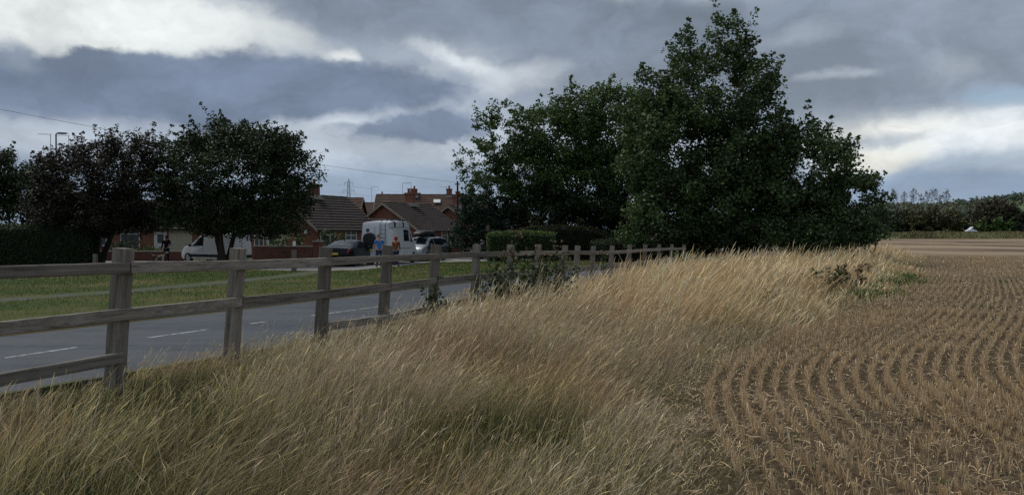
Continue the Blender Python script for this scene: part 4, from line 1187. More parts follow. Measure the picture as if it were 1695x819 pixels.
def house(name, label, gx_, gy_, heading, W, L, eave, ridge, tiles='roof_tile', brick='brick', courses=13, z0=VERGE_Z, cat='bungalow', over=0.25, both=True):
    """gable end centred on the origin, ridge running along local +Y"""
    root = thing(name, label, cat, (gx_, gy_, z0), -heading)
    hw = W / 2
    MB().prism([(-hw, -0.2), (hw, -0.2), (hw, eave), (0, ridge - 0.06), (-hw, eave)], 0, L).build('wall', brick, root)
    sl = math.hypot(hw, ridge - eave); ux, uz = hw / sl, (ridge - eave) / sl         # down-slope direction
    ovl = 0.35
    roof = MB()
    for sx in (-1, 1):
        nx_, nz_ = sx * uz, ux
        e = (sx * (hw + ovl * ux), eave - ovl * uz)
        roof.prism([(0, ridge - 0.02), (e[0], e[1] - 0.02), (e[0] - nx_ * 0.05, e[1] - 0.02 - nz_ * 0.05 ), (0, ridge - 0.09)], -over, L + over)
    roof = roof.build('roof', tiles, root)
    tot = sl + ovl
    for sx in (-1, 1):
        for k in range(courses):
            a, b = tot * k / courses, tot * (k + 1) / courses + 0.05
            def pt(s_, lift): return (sx * (s_ * ux + uz * lift), ridge - s_ * uz + ux * lift)
            p = [pt(a, 0.006), pt(b, 0.075), pt(b, 0.012), pt(a, -0.012)]
            MB().prism(p, -over - 0.01 * (k % 2), L + over + 0.01 * (k % 2)).build('tile_course', tiles, roof)
    nr = max(4, int((L + 2 * over) / 0.45))
    pr = [(0.13 * math.cos(math.pi * i / 5), ridge - 0.03 + 0.10 * math.sin(math.pi * i / 5)) for i in range(6)]
    rl = (L + 2 * over) / nr
    base_me = None
    for k in range(nr):
        if base_me is None: base_me = MB().prism(pr, 0, rl * 0.97).mesh('ridge_tile')
        o = link_mesh('ridge_tile', base_me, tiles, roof); o.location = (0, -over + k * rl, 0.01 * (k % 2))
    for ye, oy in ((-over - 0.045, 0), (L + over + 0.012, 0)):
        for sx in (-1, 1):
            p = [(0, ridge + 0.02), (sx * (hw + ovl * ux), eave - ovl * uz + 0.02), (sx * (hw + ovl * ux), eave - ovl * uz - 0.17), (0, ridge - 0.19)]
            MB().prism(p, ye, ye + 0.03).build('bargeboard', 'verge_board', root)
    for sx in (-1, 1):
        x = sx * (hw + ovl * ux + 0.05)
        MB().tube([(x, -over, eave - ovl * uz - 0.05), (x, L + over, eave - ovl * uz - 0.05)], 0.055, 8).build('gutter', 'plastic_black', root)
        MB().tube([(sx * (hw + 0.06), 0.12, eave - 0.1), (sx * (hw + 0.06), 0.12, 0.0)], 0.035, 6).build('downpipe', 'plastic_black', root)
    return root
def front(x, z): return Matrix.Translation((x, 0, z)) @ Matrix.Rotation(math.pi, 4, 'Z')                     # gable wall, facing local -Y
def right(y, z, W): return Matrix.Translation((W / 2, y, z)) @ Matrix.Rotation(-math.pi / 2, 4, 'Z')          # wall facing local +X
def left(y, z, W): return Matrix.Translation((-W / 2, y, z)) @ Matrix.Rotation(math.pi / 2, 4, 'Z')
def door(parent, M, w, h, mat='white_frame'):
    o = MB().box((-w/2, -0.03, 0), (w/2, 0.03, h), M).build('door', mat, parent)
    MB().box((-w/2 - 0.07, -0.03, 0), (-w/2 - 0.002, 0.05, h + 0.07), M).box((w/2 + 0.002, -0.03, 0), (w/2 + 0.07, 0.05, h + 0.07), M).build('door_frame', 'white_frame', o)
    MB().box((-w/2 + 0.18, 0.03, h * 0.55), (w/2 - 0.18, 0.038, h * 0.9), M).build('door_light', 'pane', o)
    MB().tube([M @ Vector((w/2 - 0.1, 0.03, h * 0.47)), M @ Vector((w/2 - 0.1, 0.075, h * 0.47)), M @ Vector((w/2 - 0.22, 0.075, h * 0.47))], 0.012, 6).build('door_handle', 'steel_grey', o)
    return o
HD = R(30)
# bungalow behind the black saloon
b = house('bungalow', 'red brick bungalow with dark tiled roof behind the black saloon car', -16.45, 54.4, HD, 6.6, 6.4, 2.30, 4.72)
window(b, right(1.0, 0.95, 6.6), 1.5, 1.15, 3); window(b, right(3.4, 0.85, 6.6), 1.2, 1.25, 2); window(b, right(5.5, 0.85, 6.6), 1.0, 1.25, 2)
door(b, front(-1.2, 0.0), 0.85, 2.0); MB().box((-0.62, -0.03, 0), (0.28, 0.03 - 0.034, 2.15)).build('porch_panel', 'cream_render', b)
MB().box((2.15, -0.10, 1.85), (2.40, -0.002, 2.10)).build('alarm_box', 'paper_white', b)
window(b, front(-2.5, 0.9), 1.0, 1.1, 2)
chimney(b, 0.15, 2.9, 4.3, 1.25, 0.62, 0.55, 1, 'brick_dark')
# bungalow behind the camper van
b = house('bungalow', 'red brick gabled bungalow directly behind the white camper van', -10.47, 62.0, HD, 6.9, 6.2, 2.28, 4.38)
window(b, right(1.6, 0.85, 6.9), 1.5, 1.2, 3); window(b, right(3.6, 0.95, 6.9), 0.9, 1.1, 1); window(b, right(5.2, 0.85, 6.9), 1.4, 1.2, 2)
window(b, front(0.6, 0.9), 1.4, 1.2, 3); MB().lathe([(0.16, 0), (0.16, 0.05), (0.1, 0.09)], Matrix.Translation((2.6, 0, 1.9)) @ Matrix.Rotation(math.pi/2, 4, 'X'), 12).build('wall_lamp', 'paper_white', b)
chimney(b, 0.1, 3.3, 4.05, 1.3, 0.75, 0.55, 2)
b = house('bungalow', 'brick bungalow half hidden by the lamp post and dark evergreen', -5.7, 69.0, HD, 6.9, 9.0, 2.28, 4.40)
window(b, right(1.8, 0.85, 6.9), 1.5, 1.2, 3); window(b, right(5.0, 0.85, 6.9), 1.4, 1.2, 2)
chimney(b, 0.1, 1.2, 4.05, 1.35, 0.8, 0.55, 2)
# left bungalow behind the verge trees, long front towards the road
b = house('bungalow', 'long brick bungalow behind the purple plum tree and hedge', -36.5, 62.5, R(88), 6.8, 18.5, 2.40, 4.6)
for y, w, h, z, cn in ((2.1, 1.2, 1.0, 1.1, 2), (4.1, 1.0, 1.3, 0.9, 1), (6.4, 1.5, 1.95, 0.45, 1), (12.6, 1.4, 1.2, 0.9, 3), (17.2, 1.2, 1.2, 0.9, 2)): window(b, right(y, z, 6.8), w, h, cn)
door(b, right(8.75, 0.0, 6.8), 0.85, 2.0)
MB().box((3.4 + 0.001, 9.4, 0), (3.4 + 0.04, 11.2, 2.1)).build('rendered_panel', 'cream_render', b)
MB().box((3.4 + 0.001, 13.7, 0), (3.4 + 0.05, 16.1, 2.05)).build('garage_door', 'dark_wood', b)
chimney(b, 0.0, 9.0, 4.3, 1.2)
# houses further back
b = house('house', 'brick house gable rising behind the saloon-side bungalow roof', -23.6, 82.0, R(88), 7.0, 7.2, 3.7, 5.75, 'roof_tile_red', courses=10, cat='house')
chimney(b, 0, 1.5, 5.4, 1.1)
b = house('house', 'far brown roofed house with small square chimney left of the pylon row', -21.5, 104.0, R(86), 7.5, 8.2, 3.6, 6.15, 'roof_tile_red', courses=10, cat='house')
chimney(b, 0, 3.6, 5.9, 1.4, 0.8, 0.7, 1)
b = house('house', 'long far house with red-brown roof and small pale skylight', -17.0, 96.0, R(87), 8.0, 13.5, 4.0, 6.85, 'roof_tile_red', courses=12, cat='house')
chimney(b, 0.3, 4.6, 6.3, 1.25, 0.9, 0.7, 2); chimney(b, 0, 9.0, 6.3, 1.3, 0.8, 0.7, 2)
sk = MB().box((1.35, 7.1, 5.72), (2.05, 7.95, 5.82), Matrix.Translation((0, 0, 0.30))).build('skylight', 'white_frame', b)
sk.data.transform(Matrix.Translation((1.7, 7.5, 5.90)) @ Matrix.Rotation(math.atan2(2.85, 4.0), 4, 'Y') @ Matrix.Translation((-1.7, -7.5, -6.02)))
MB().box((-0.25, -0.3, 0), (0.25, 0.3, 0.012), Matrix.Translation((1.74, 7.52, 5.985)) @ Matrix.Rotation(math.atan2(2.85, 4.0), 4, 'Y')).build('pane', 'plate_white', sk)
b = house('house', 'brick house glimpsed between the evergreen and the clipped hedge', -2.6, 78.0, R(30), 7.0, 8.0, 2.4, 4.5, courses=10, cat='house')
window(b, front(1.6, 0.9), 1.2, 1.2, 2)

# ------------------------------------------------------------------ garden walls, posts, lamps, wires
def garden_wall(label, A, B, h, name='garden_wall', z0=VERGE_Z, pier_at=None):
    A, B = Vector(A), Vector(B); d = (B - A); L = d.length
    root = thing(name, label, 'wall', (A.x, A.y, z0), math.atan2(d.y, d.x))
    MB().box((0, -0.11, -0.1), (L, 0.11, h)).build('brickwork', 'brick_dark', root)
    n_ = max(2, int(L / 0.6))
    for k in range(n_): MB().box((L * k / n_ + 0.004, -0.15, h), (L * (k + 1) / n_ - 0.004, 0.15, h + 0.06)).build('coping_stone', 'stone_cap', root)
    for xp in (pier_at or []):
        p = MB().box((xp - 0.24, -0.24, -0.1), (xp + 0.24, 0.24, h + 0.32)).build('pier', 'brick_dark', root)
        MB().box((xp - 0.28, -0.28, h + 0.32), (xp + 0.28, 0.28, h + 0.40)).build('pier_cap', 'stone_cap', p)
    return root
garden_wall('low brick garden wall with stone coping between white van and black saloon', (-17.1, 50.0), (-12.75, 49.2), 0.98, pier_at=[4.55])
garden_wall('dark brick garden wall behind the dog walker', (-28.2, 51.0), (-22.0, 50.6), 0.62)
garden_wall('red brick garden wall right of the roof box car', (-5.6, 62.8), (-3.6, 62.2), 0.72, pier_at=[0.1])

def timber_post(label, px, d, h, plate=False):
    X = (px - CX) / F * d
    root = thing('timber_bollard', label, 'bollard', (X, d, VERGE_Z))
    mb = wood_piece(h + 0.1, 0.20, 0.20, 4, 0.008, fr); mb.v = [(z_, y_, x_ + h / 2 - 0.05) for x_, y_, z_ in mb.v]
    mb.build('post', 'timber_post', root)
    if plate:
        MB().tube([(0.02, 0.04, h - 0.1), (0.02, 0.04, h + 0.42)], 0.018, 6).build('rod', 'steel_dark', root)
        MB().box((-0.06, 0.0, h + 0.20), (0.08, 0.02, h + 0.44)).build('plate', 'paper_white', root)
timber_post('square timber post with small white plate in the verge', 487, 36.5, 1.02, True)
timber_post('square timber post at the foot of the leaning plum trunk', 158, 41.0, 0.72)

def street_lamp(label, px, d, h, arm=0.55, name='street_lamp'):
    X = (px - CX) / F * d
    root = thing(name, label, 'street lamp', (X, d, VERGE_Z))
    MB().tube([(0, 0, -0.2), (0, 0, 1.4), (0, 0, 1.42), (0, 0, h)], [0.095, 0.09, 0.06, 0.045], 10).build('column', 'steel_dark', root)
    MB().tube([(0, 0, h - 0.02), (arm * 0.4, 0, h + 0.03), (arm, 0, h + 0.05)], 0.03, 8).build('arm', 'steel_dark', root)
    hd_ = MB().prism([(arm - 0.1, 0.02), (arm + 0.05, 0.10), (arm + 0.55, 0.09), (arm + 0.62, 0.04), (arm + 0.1, 0.0)], -0.12, 0.12)
    hd_.v = [(x, y, z + h) for x, y, z in hd_.v]
    hd_ = hd_.build('lamp_head', 'steel_dark', root)
    MB().box((arm + 0.12, -0.08, h - 0.012), (arm + 0.5, 0.08, h + 0.012)).build('lens', 'lamp_clear', hd_)
    return root
street_lamp('dark street lamp rising above the plum tree on the left', 95, 50.0, 8.4, 0.15)
root = thing('telegraph_pole', 'dark slender pole beside the evergreen bush with wire at its top', 'pole', ((758 - CX) / F * 60, 60.0, VERGE_Z))
MB().tube([(0, 0, -0.2), (0, 0, 6.0)], [0.10, 0.07], 10).build('shaft', 'dark_wood', root)
MB().box((-0.22, -0.03, 5.72), (0.22, 0.03, 5.80)).build('cross_bar', 'dark_wood', root)
MB().box((-0.04, -0.10, 1.52), (0.08, -0.075, 1.66)).build('notice_plate', 'paper_white', root)

def wire(label, A, B, sag, r=0.009):
    A, B = Vector(A), Vector(B); pts = []
    root = thing('overhead_wire', label, 'wire', tuple(A))
    for k in range(25):
        t = k / 24; p = A.lerp(B, t) - A; p.z -= sag * 4 * t * (1 - t); pts.append(p)
    MB().tube(pts, r, 5).build('cable', 'wire_black', root)
wire('thin telephone wire sloping across the sky to the slender pole', at(-230, 135, 38), at(758, 302, 60), 0.45)
for i, yy in enumerate((306, 318)):
    wire(('upper', 'lower')[i] + ' of two faint power lines strung past the pylon', at(560, yy, 620), at(900, yy + 26, 760), 3.0, 0.05)

def aerial(label, px, py, d, mast, left_=True, n_=6, z_to=None):
    P0 = at(px, py, d)
    root = thing('television_aerial', label, 'aerial', (P0.x, P0.y, P0.z - mast))
    MB().tube([(0, 0, 0), (0, 0, mast)], 0.022, 6).build('mast', 'steel_grey', root)
    L = 0.95 * (-1 if left_ else 1)
    MB().tube([(0.05 * (1 if left_ else -1), 0, mast - 0.06), (L, 0, mast - 0.02)], 0.014, 6).build('boom', 'steel_grey', root)
    for k in range(n_):
        x = L * (0.2 + 0.8 * k / (n_ - 1))
        MB().tube([(x, -0.16, mast - 0.03), (x, 0.16, mast - 0.03)], 0.010, 5).build('rod', 'steel_grey', root)
aerial('television aerial left of the street lamp, pointing left', 86, 222, 60, 2.6)
aerial('television aerial just right of the street lamp above the plum tree', 116, 224, 62, 2.4)
aerial('television aerial beside the small square far chimney', 616, 309, 103, 2.2, False)
aerial('tall aerial on the left of the pair above the long far roof', 667, 303, 98, 2.6, False)
aerial('tall aerial on the right of the pair above the long far roof', 681, 302, 98, 2.8, True)
aerial('lone television aerial at the right end of the long far roof', 740, 309, 98, 2.2, True)

# lattice pylon far behind the roofs
def pylon(px, d, h):
    X = (px - CX) / F * d
    root = thing('electricity_pylon', 'grey lattice electricity pylon far behind the bungalow roofs', 'pylon', (X, d, -0.2), R(20))
    prof = [(0, 4.2), (h * 0.35, 2.4), (h * 0.62, 1.3), (h * 0.80, 1.0), (h * 0.93, 0.8), (h, 0.1)]
    mb = MB(); br = MB()
    for sx in (-1, 1):
        for sy in (-1, 1): mb.tube([(sx * w, sy * w, z) for z, w in prof], 0.20, 4)
    wz = lambda z: float(np.interp(z, [p[0] for p in prof], [p[1] for p in prof]))
    zs = [0]
    while zs[-1] < h * 0.92: zs.append(zs[-1] + max(2.2, 2.0 * wz(zs[-1])))
    for a, b_ in zip(zs[:-1], zs[1:]):
        wa, wb = wz(a), wz(min(b_, h))
        for s in (-1, 1):
            br.tube([(-wa, s * wa, a), (wb, s * wb, b_)], 0.11, 4).tube([(wa, s * wa, a), (-wb, s * wb, b_)], 0.11, 4)
            br.tube([(s * wa, -wa, a), (s * wb, wb, b_)], 0.11, 4).tube([(s * wa, wa, a), (s * wb, -wb, b_)], 0.11, 4)
    mb.build('legs', 'hazed_steel', root); br.build('bracing', 'hazed_steel', root)
    for z, hw_ in ((h * 0.64, 4.4), (h * 0.79, 5.0), (h * 0.92, 3.6)):
        arm = MB()
        for s in (-1, 1): arm.tube([(s * wz(z), 0.6, z), (s * hw_, 0, z + 0.3)], 0.14, 4).tube([(s * wz(z), -0.6, z), (s * hw_, 0, z + 0.3)], 0.14, 4).tube([(s * wz(z + 2), 0, z + 2.0), (s * hw_, 0, z + 0.3)], 0.12, 4)
        arm = arm.build('cross_arm', 'hazed_steel', root)
        for s in (-1, 1): MB().tube([(s * hw_, 0, z + 0.2), (s * hw_, 0, z - 2.0)], 0.16, 5).build('insulator', 'hazed_steel', arm)
pylon(578, 640, 49)

# ------------------------------------------------------------------ vehicles
class Shell:
    """lofted car body: stations along X, each (x, z_sill, w_sill, z_belt, w_belt, z_top, w_top)"""
    def __init__(s, st):
        s.rings = []
        for x, zs, ws_, zb, wb, zt, wt_ in st:
            half = [(ws_ * 0.88, zs), (ws_, zs + 0.10), (ws_ * 1.012, (zs + zb) / 2), (wb, zb), (wb + (wt_ - wb) * 0.45, zb + (zt - zb) * 0.55), (wt_ + 0.03, zt - 0.06 * min(1, (zt - zb) * 3)), (wt_ * 0.72, zt), (0, zt + 0.025)]
            ring = [Vector((x, w, z)) for w, z in half] + [Vector((x, -w, z)) for w, z in reversed(half[:-1])]
            s.rings.append(ring)
        s.n = len(s.rings[0])
    def at(s, i, j):
        i = min(max(i, 0), len(s.rings) - 1.0001); j = min(max(j, 0), s.n - 1.0001)
        a, b = int(i), int(j); u, v = i - a, j - b
        r0, r1 = s.rings[a], s.rings[a + 1]
        return (r0[b] * (1 - v) + r0[b + 1] * v) * (1 - u) + (r1[b] * (1 - v) + r1[b + 1] * v) * u
    def normal(s, i, j):
        e = 0.05
        du = s.at(i + e, j) - s.at(i - e, j); dv = s.at(i, j + e) - s.at(i, j - e)
        n_ = dv.cross(du); n_ = n_.normalized() if n_.length > 1e-9 else Vector((0, 0, 1))
        p = s.at(i, j)
        return n_ if n_.dot(p - Vector((p.x * 0.9, 0, 0.6))) > 0 else -n_
    def body(s, name, mat, parent):
        mb = MB()
        for r in s.rings: mb.v += [tuple(p) for p in r]
        n_ = s.n
        for i in range(len(s.rings) - 1):
            for j in range(n_ - 1): mb.f.append((i * n_ + j, i * n_ + j + 1, (i + 1) * n_ + j + 1, (i + 1) * n_ + j))
            mb.f.append((i * n_ + n_ - 1, i * n_, (i + 1) * n_, (i + 1) * n_ + n_ - 1))
        mb.f.append(tuple(range(n_))); mb.f.append(tuple((len(s.rings) - 1) * n_ + j for j in reversed(range(n_))))
        o = mb.build(name, mat, parent, smooth=True)
        o.data.set_sharp_from_angle(angle=R(38))
        return o
    def panel(s, name, mat, parent, quad, lift=0.006, nu=6, nv=4):
        """a panel of the skin between four (station, ring) corners, standing just proud of it"""
        (a, b, c, d) = quad
        mb = MB()
        for u in range(nu + 1):
            for v in range(nv + 1):
                U, Vv = u / nu, v / nv
                i = (a[0] * (1 - U) + b[0] * U) * (1 - Vv) + (d[0] * (1 - U) + c[0] * U) * Vv
                j = (a[1] * (1 - U) + b[1] * U) * (1 - Vv) + (d[1] * (1 - U) + c[1] * U) * Vv
                mb.v.append(tuple(s.at(i, j) + s.normal(i, j) * lift))
        for u in range(nu):
            for v in range(nv): mb.f.append((u * (nv + 1) + v, (u + 1) * (nv + 1) + v, (u + 1) * (nv + 1) + v + 1, u * (nv + 1) + v + 1))
        return mb.build(name, mat, parent, smooth=True)

def wheel(parent, x, y, r, side):
    M = Matrix.Translation((x, y, r)) @ Matrix.Rotation(-side * math.pi / 2, 4, 'X')
    arch = MB().lathe([(r * 1.13, -0.12), (r * 1.13, -0.028)], M, 24).build('wheel_arch', 'plastic_black', parent)
    t = MB().lathe([(r * 0.62, -0.15), (r * 0.95, -0.15), (r, -0.11), (r, -0.01), (r * 0.94, 0.03), (r * 0.66, 0.03), (r * 0.64, 0.0)], M, 24).build('wheel', 'tyre', parent, smooth=False)
    rim = MB().lathe([(r * 0.62, -0.02), (r * 0.63, 0.012), (r * 0.5, 0.006)], M, 20)
    for k in range(5):
        rim.box((-0.03, 0.03, 0.0), (0.03, r * 0.56, 0.02), M @ Matrix.Rotation(2 * math.pi * k / 5, 4, 'Z'))
    rim.build('rim', 'alloy', t)
def vehicle(name, label, cat, px, d, az_, st, mat, z=None):
    X = (px - CX) / F * d
    root = thing(name, label, cat, (X, d, (VERGE_Z + 0.012) if z is None else z), math.pi / 2 - az_)
    sh = Shell(st); sh.body('body', mat, root)
    return root, sh
def mirror_q(q): return [(i, 14 - j) for i, j in q]
def mirrors(root, x, y, z):
    for s in (-1, 1):
        mb = MB(); mb.box((x - 0.06, s * y - 0.09, z - 0.08), (x + 0.06, s * y + 0.09, z + 0.08)); mb.build('mirror', 'plastic_black', root, bevel=0.02)

# black saloon, tail towards us
sal = [(-2.34, .38, .66, .78, .70, .86, .58), (-2.24, .26, .84, .96, .86, 1.02, .68), (-1.75, .22, .90, .99, .89, 1.10, .70), (-0.90, .20, .91, .97, .90, 1.40, .58), (-.30, .20, .91, .96, .91, 1.46, .60), (.35, .20, .91, .95, .91, 1.43, .59), (1.10, .20, .91, .95, .90, 1.02, .70), (1.90, .22, .90, .86, .87, .91, .68), (2.25, .25, .82, .72, .78, .78, .60), (2.35, .32, .70, .62, .66, .66, .50)]
root, sh = vehicle('saloon_car', 'black saloon car parked with its tail to the road', 'car', 579, 43.4, R(9), sal, 'car_black')
sh.panel('rear_window', 'glass', root, [(2.08, 5.2), (2.92, 5.0), (2.92, 9.0), (2.08, 8.8)])
sh.panel('windscreen', 'glass', root, [(5.1, 4.9), (5.92, 4.9), (5.92, 9.1), (5.1, 9.1)])
for qd in ([(2.35, 3.15), (4.0, 3.2), (4.0, 4.75), (2.9, 4.7)], [(4.1, 3.2), (5.75, 3.2), (5.1, 4.7), (4.1, 4.75)]):
    sh.panel('side_window', 'glass', root, qd); sh.panel('side_window', 'glass', root, mirror_q(qd))
for qd in ([(0.25, 2.55), (1.35, 2.75), (1.35, 3.05), (0.2, 3.2)],):
    sh.panel('tail_light', 'lamp_red', root, qd, 0.012); sh.panel('tail_light', 'lamp_red', root, mirror_q(qd), 0.012)
MB().box((-2.375, -0.26, 0.66), (-2.345, 0.26, 0.77)).build('number_plate', 'plate_yellow', root)
MB().box((-2.36, -0.70, 0.36), (-2.26, 0.70, 0.46)).build('bumper_trim', 'plastic_black', root)
MB().tube([(-0.75, 0, 1.42), (-0.85, 0, 1.56)], [0.03, 0.006], 6).build('roof_aerial', 'plastic_black', root)
mirrors(root, 0.85, 1.0, 1.02)
for x in (-1.40, 1.42):
    for s in (-1, 1): wheel(root, x, s * 0.90, 0.32, s)

# small white panel van, nose to the left
van = [(-2.20, .32, .74, .98, .78, 1.66, .66), (-2.12, .24, .87, 1.0, .88, 1.80, .74), (-1.0, .22, .90, 1.0, .90, 1.84, .77), (.05, .22, .90, 1.0, .90, 1.83, .77), (.45, .22, .90, 1.0, .90, 1.77, .74), (1.40, .22, .90, 1.04, .88, 1.15, .72), (1.95, .24, .88, .94, .84, .99, .66), (2.14, .27, .80, .76, .76, .83, .58), (2.22, .32, .70, .62, .66, .66, .50)]
root, sh = vehicle('panel_van', 'small white panel van half hidden behind the hawthorn stems', 'van', 358, 47.6, R(-64), van, 'van_white')
sh.panel('windscreen', 'glass', root, [(4.15, 4.9), (4.93, 4.9), (4.93, 9.1), (4.15, 9.1)])
for f_ in (lambda q: q, mirror_q):
    sh.panel('side_window', 'glass', root, f_([(3.25, 3.15), (4.78, 3.2), (4.2, 4.6), (3.35, 4.75)]))
    sh.panel('side_moulding', 'plastic_black', root, f_([(1.2, 1.15), (5.0, 1.15), (5.0, 1.75), (1.2, 1.75)]), 0.012)
    sh.panel('headlight', 'lamp_clear', root, f_([(5.9, 3.0), (6.9, 2.7), (6.95, 4.6), (6.0, 4.2)]), 0.010)
    sh.panel('door_seam', 'plastic_black', root, f_([(3.18, 1.9), (3.205, 1.9), (3.205, 4.8), (3.18, 4.8)]), 0.004, 1, 8)
    sh.panel('door_handle', 'plastic_black', root, f_([(3.3, 2.55), (3.52, 2.55), (3.52, 2.7), (3.3, 2.7)]), 0.02, 2, 1)
    sh.panel('tail_light', 'lamp_red', root, f_([(0.15, 2.6), (0.75, 2.6), (0.75, 3.5), (0.15, 3.5)]), 0.01)
MB().box((2.14, -0.62, 0.30), (2.25, 0.62, 0.52)).build('bumper', 'plastic_black', root, bevel=0.02)
MB().box((-2.26, -0.80, 0.30), (-2.17, 0.80, 0.50)).build('bumper', 'plastic_black', root, bevel=0.02)
MB().box((-2.225, -0.26, 0.62), (-2.196, 0.26, 0.73)).build('number_plate', 'plate_yellow', root)
MB().box((-2.218, -0.006, 0.5), (-2.196, 0.006, 1.62)).build('rear_door_seam', 'plastic_black', root)
mirrors(root, 1.15, 1.02, 1.10)
for x in (-1.35, 1.45):
    for s in (-1, 1): wheel(root, x, s * 0.89, 0.32, s)

# white high-roof camper, tail towards us
cmp_ = [(x_ * .857, a_, b_ * .92, c_, d_ * .92, e_, f_ * .92) for x_, a_, b_, c_, d_, e_, f_ in [(-2.80, .36, .93, 1.25, .93, 2.42, .76), (-2.74, .32, .97, 1.25, .97, 2.50, .80), (-1.0, .30, .98, 1.25, .98, 2.60, .86), (.70, .30, .98, 1.25, .98, 2.58, .86), (1.20, .30, .98, 1.25, .98, 2.45, .82), (1.55, .30, .98, 1.25, .97, 2.02, .80), (2.20, .30, .97, 1.28, .92, 1.36, .80), (2.65, .32, .93, 1.06, .86, 1.12, .70), (2.80, .36, .80, .80, .75, .86, .60)]]
root, sh = vehicle('camper_van', 'white high-roof camper van with black spare wheel and rear ladder', 'van', 647, 46.4, R(13), cmp_, 'van_white_old')
for f_ in (lambda q: q, mirror_q):
    sh.panel('side_window', 'glass', root, f_([(2.55, 3.15), (3.55, 3.15), (3.55, 4.15), (2.55, 4.15)]))
    sh.panel('cab_window', 'glass', root, f_([(4.0, 3.1), (5.8, 3.15), (5.1, 4.6), (4.0, 4.3)]))
    sh.panel('body_crease', 'steel_grey', root, f_([(1.1, 2.3), (5.0, 2.3), (5.0, 2.36), (1.1, 2.36)]), 0.008, 8, 1)
    sh.panel('roof_seam', 'steel_grey', root, f_([(1.1, 4.35), (4.0, 4.35), (4.0, 4.40), (1.1, 4.40)]), 0.008, 8, 1)
    sh.panel('tail_light', 'lamp_red', root, f_([(0.15, 1.6), (0.8, 1.6), (0.8, 2.4), (0.15, 2.4)]), 0.01)
    for k in (1.6, 2.5):
        sh.panel('rack_bracket', 'plastic_black', root, f_([(k, 4.45), (k + 0.12, 4.45), (k + 0.12, 6.0), (k, 6.0)]), 0.03, 2, 6)
sh.panel('windscreen', 'glass', root, [(5.1, 4.9), (5.92, 4.9), (5.92, 9.1), (5.1, 9.1)])
for y in (-0.72, 0.72): MB().tube([(-2.15, y * 0.92, 2.68), (0.8, y * 0.92, 2.68)], 0.025, 6).build('roof_rail', 'plastic_black', root)
for x in (-2.0, -1.0, 0.0, 0.7): MB().tube([(x, -0.75, 2.66), (x, 0.75, 2.66)], 0.022, 6).build('cross_bar', 'plastic_black', root)
Mr = Matrix.Translation((-2.40, 0.30, 1.50)) @ Matrix.Rotation(-math.pi / 2, 4, 'Y')
MB().lathe([(0.36, 0.0), (0.385, 0.04), (0.385, 0.18), (0.33, 0.22), (0.05, 0.225)], Mr, 28).build('spare_wheel', 'plastic_black', root, smooth=False)
Mr = Matrix.Translation((-2.395, 0.44, 2.02)) @ Matrix.Rotation(-math.pi / 2, 4, 'Y')
rn = MB().lathe([(0.11, 0), (0.11, 0.03), (0.085, 0.035)], Mr, 20).build('round_badge', 'steel_grey', root)
lad = MB()
for y in (-0.36, -0.68): lad.tube([(-2.36, y, 0.95), (-2.50, y, 1.1), (-2.48, y, 2.3), (-2.32, y, 2.52), (-2.15, y, 2.58)], 0.016, 6)
lad = lad.build('ladder', 'plastic_black', root)
for k in range(6): MB().tube([(-2.495, -0.37, 1.1 + 0.24 * k), (-2.495, -0.67, 1.1 + 0.24 * k)], 0.014, 6).build('rung', 'steel_dark', lad)
MB().box((-2.435, 0.14, 0.78), (-2.40, 0.66, 0.90)).build('number_plate', 'plate_yellow', root)
MB().box((-2.46, -0.82, 0.38), (-2.36, 0.82, 0.56)).build('bumper', 'van_white_old', root, bevel=0.02)
MB().box((-2.418, -0.012, 0.6), (-2.385, 0.0, 2.25)).build('rear_door_seam', 'steel_grey', root)
mirrors(root, 1.5, 1.06, 1.45)
for x in (-1.42, 1.6):
    for s in (-1, 1): wheel(root, x, s * 0.89, 0.35, s)

# people carrier with a roof box, nose towards us
mpv = [(-2.1, .36, .72, .95, .76, 1.35, .58), (-2.0, .25, .86, .98, .86, 1.52, .64), (-1.0, .22, .89, .98, .89, 1.62, .66), (.2, .22, .89, .97, .89, 1.60, .66), (.55, .22, .89, .97, .89, 1.54, .64), (1.35, .22, .89, 1.0, .87, 1.08, .70), (1.9, .24, .87, .88, .83, .94, .66), (2.08, .28, .78, .74, .74, .78, .58), (2.15, .33, .68, .62, .64, .64, .5)]
root, sh = vehicle('people_carrier', 'silver people carrier with dark roof box facing the camper', 'car', 703, 51.5, R(200), mpv, 'car_silver')
sh.panel('windscreen', 'glass', root, [(4.12, 4.9), (4.93, 4.9), (4.93, 9.1), (4.12, 9.1)])
for f_ in (lambda q: q, mirror_q):
    sh.panel('side_window', 'glass', root, f_([(3.05, 3.15), (4.75, 3.2), (4.15, 4.6), (3.1, 4.75)])); sh.panel('side_window', 'glass', root, f_([(0.9, 3.15), (2.95, 3.15), (2.95, 4.75), (1.1, 4.7)]))
    sh.panel('door_shade', 'car_side_shade', root, f_([(1.0, 1.2), (5.0, 1.2), (5.0, 2.95), (1.0, 2.95)]), 0.008)  # dark panel painting the shade along the silver side
    sh.panel('headlight', 'lamp_clear', root, f_([(5.9, 3.0), (6.85, 2.7), (6.9, 4.4), (6.0, 4.2)]), 0.010)
MB().box((2.10, -0.55, 0.32), (2.19, 0.55, 0.60)).build('grille', 'plastic_black', root, bevel=0.02)
MB().box((2.185, -0.26, 0.40), (2.205, 0.26, 0.51)).build('number_plate', 'plate_white', root)
bx = Shell([(-1.15, 1.74, .26, 1.84, .30, 1.90, .22), (-1.0, 1.72, .38, 1.86, .41, 2.00, .33), (.5, 1.72, .40, 1.86, .43, 2.02, .34), (.95, 1.72, .36, 1.82, .38, 1.94, .28), (1.1, 1.74, .24, 1.78, .26, 1.82, .18)]).body('roof_box', 'plastic_black', root)
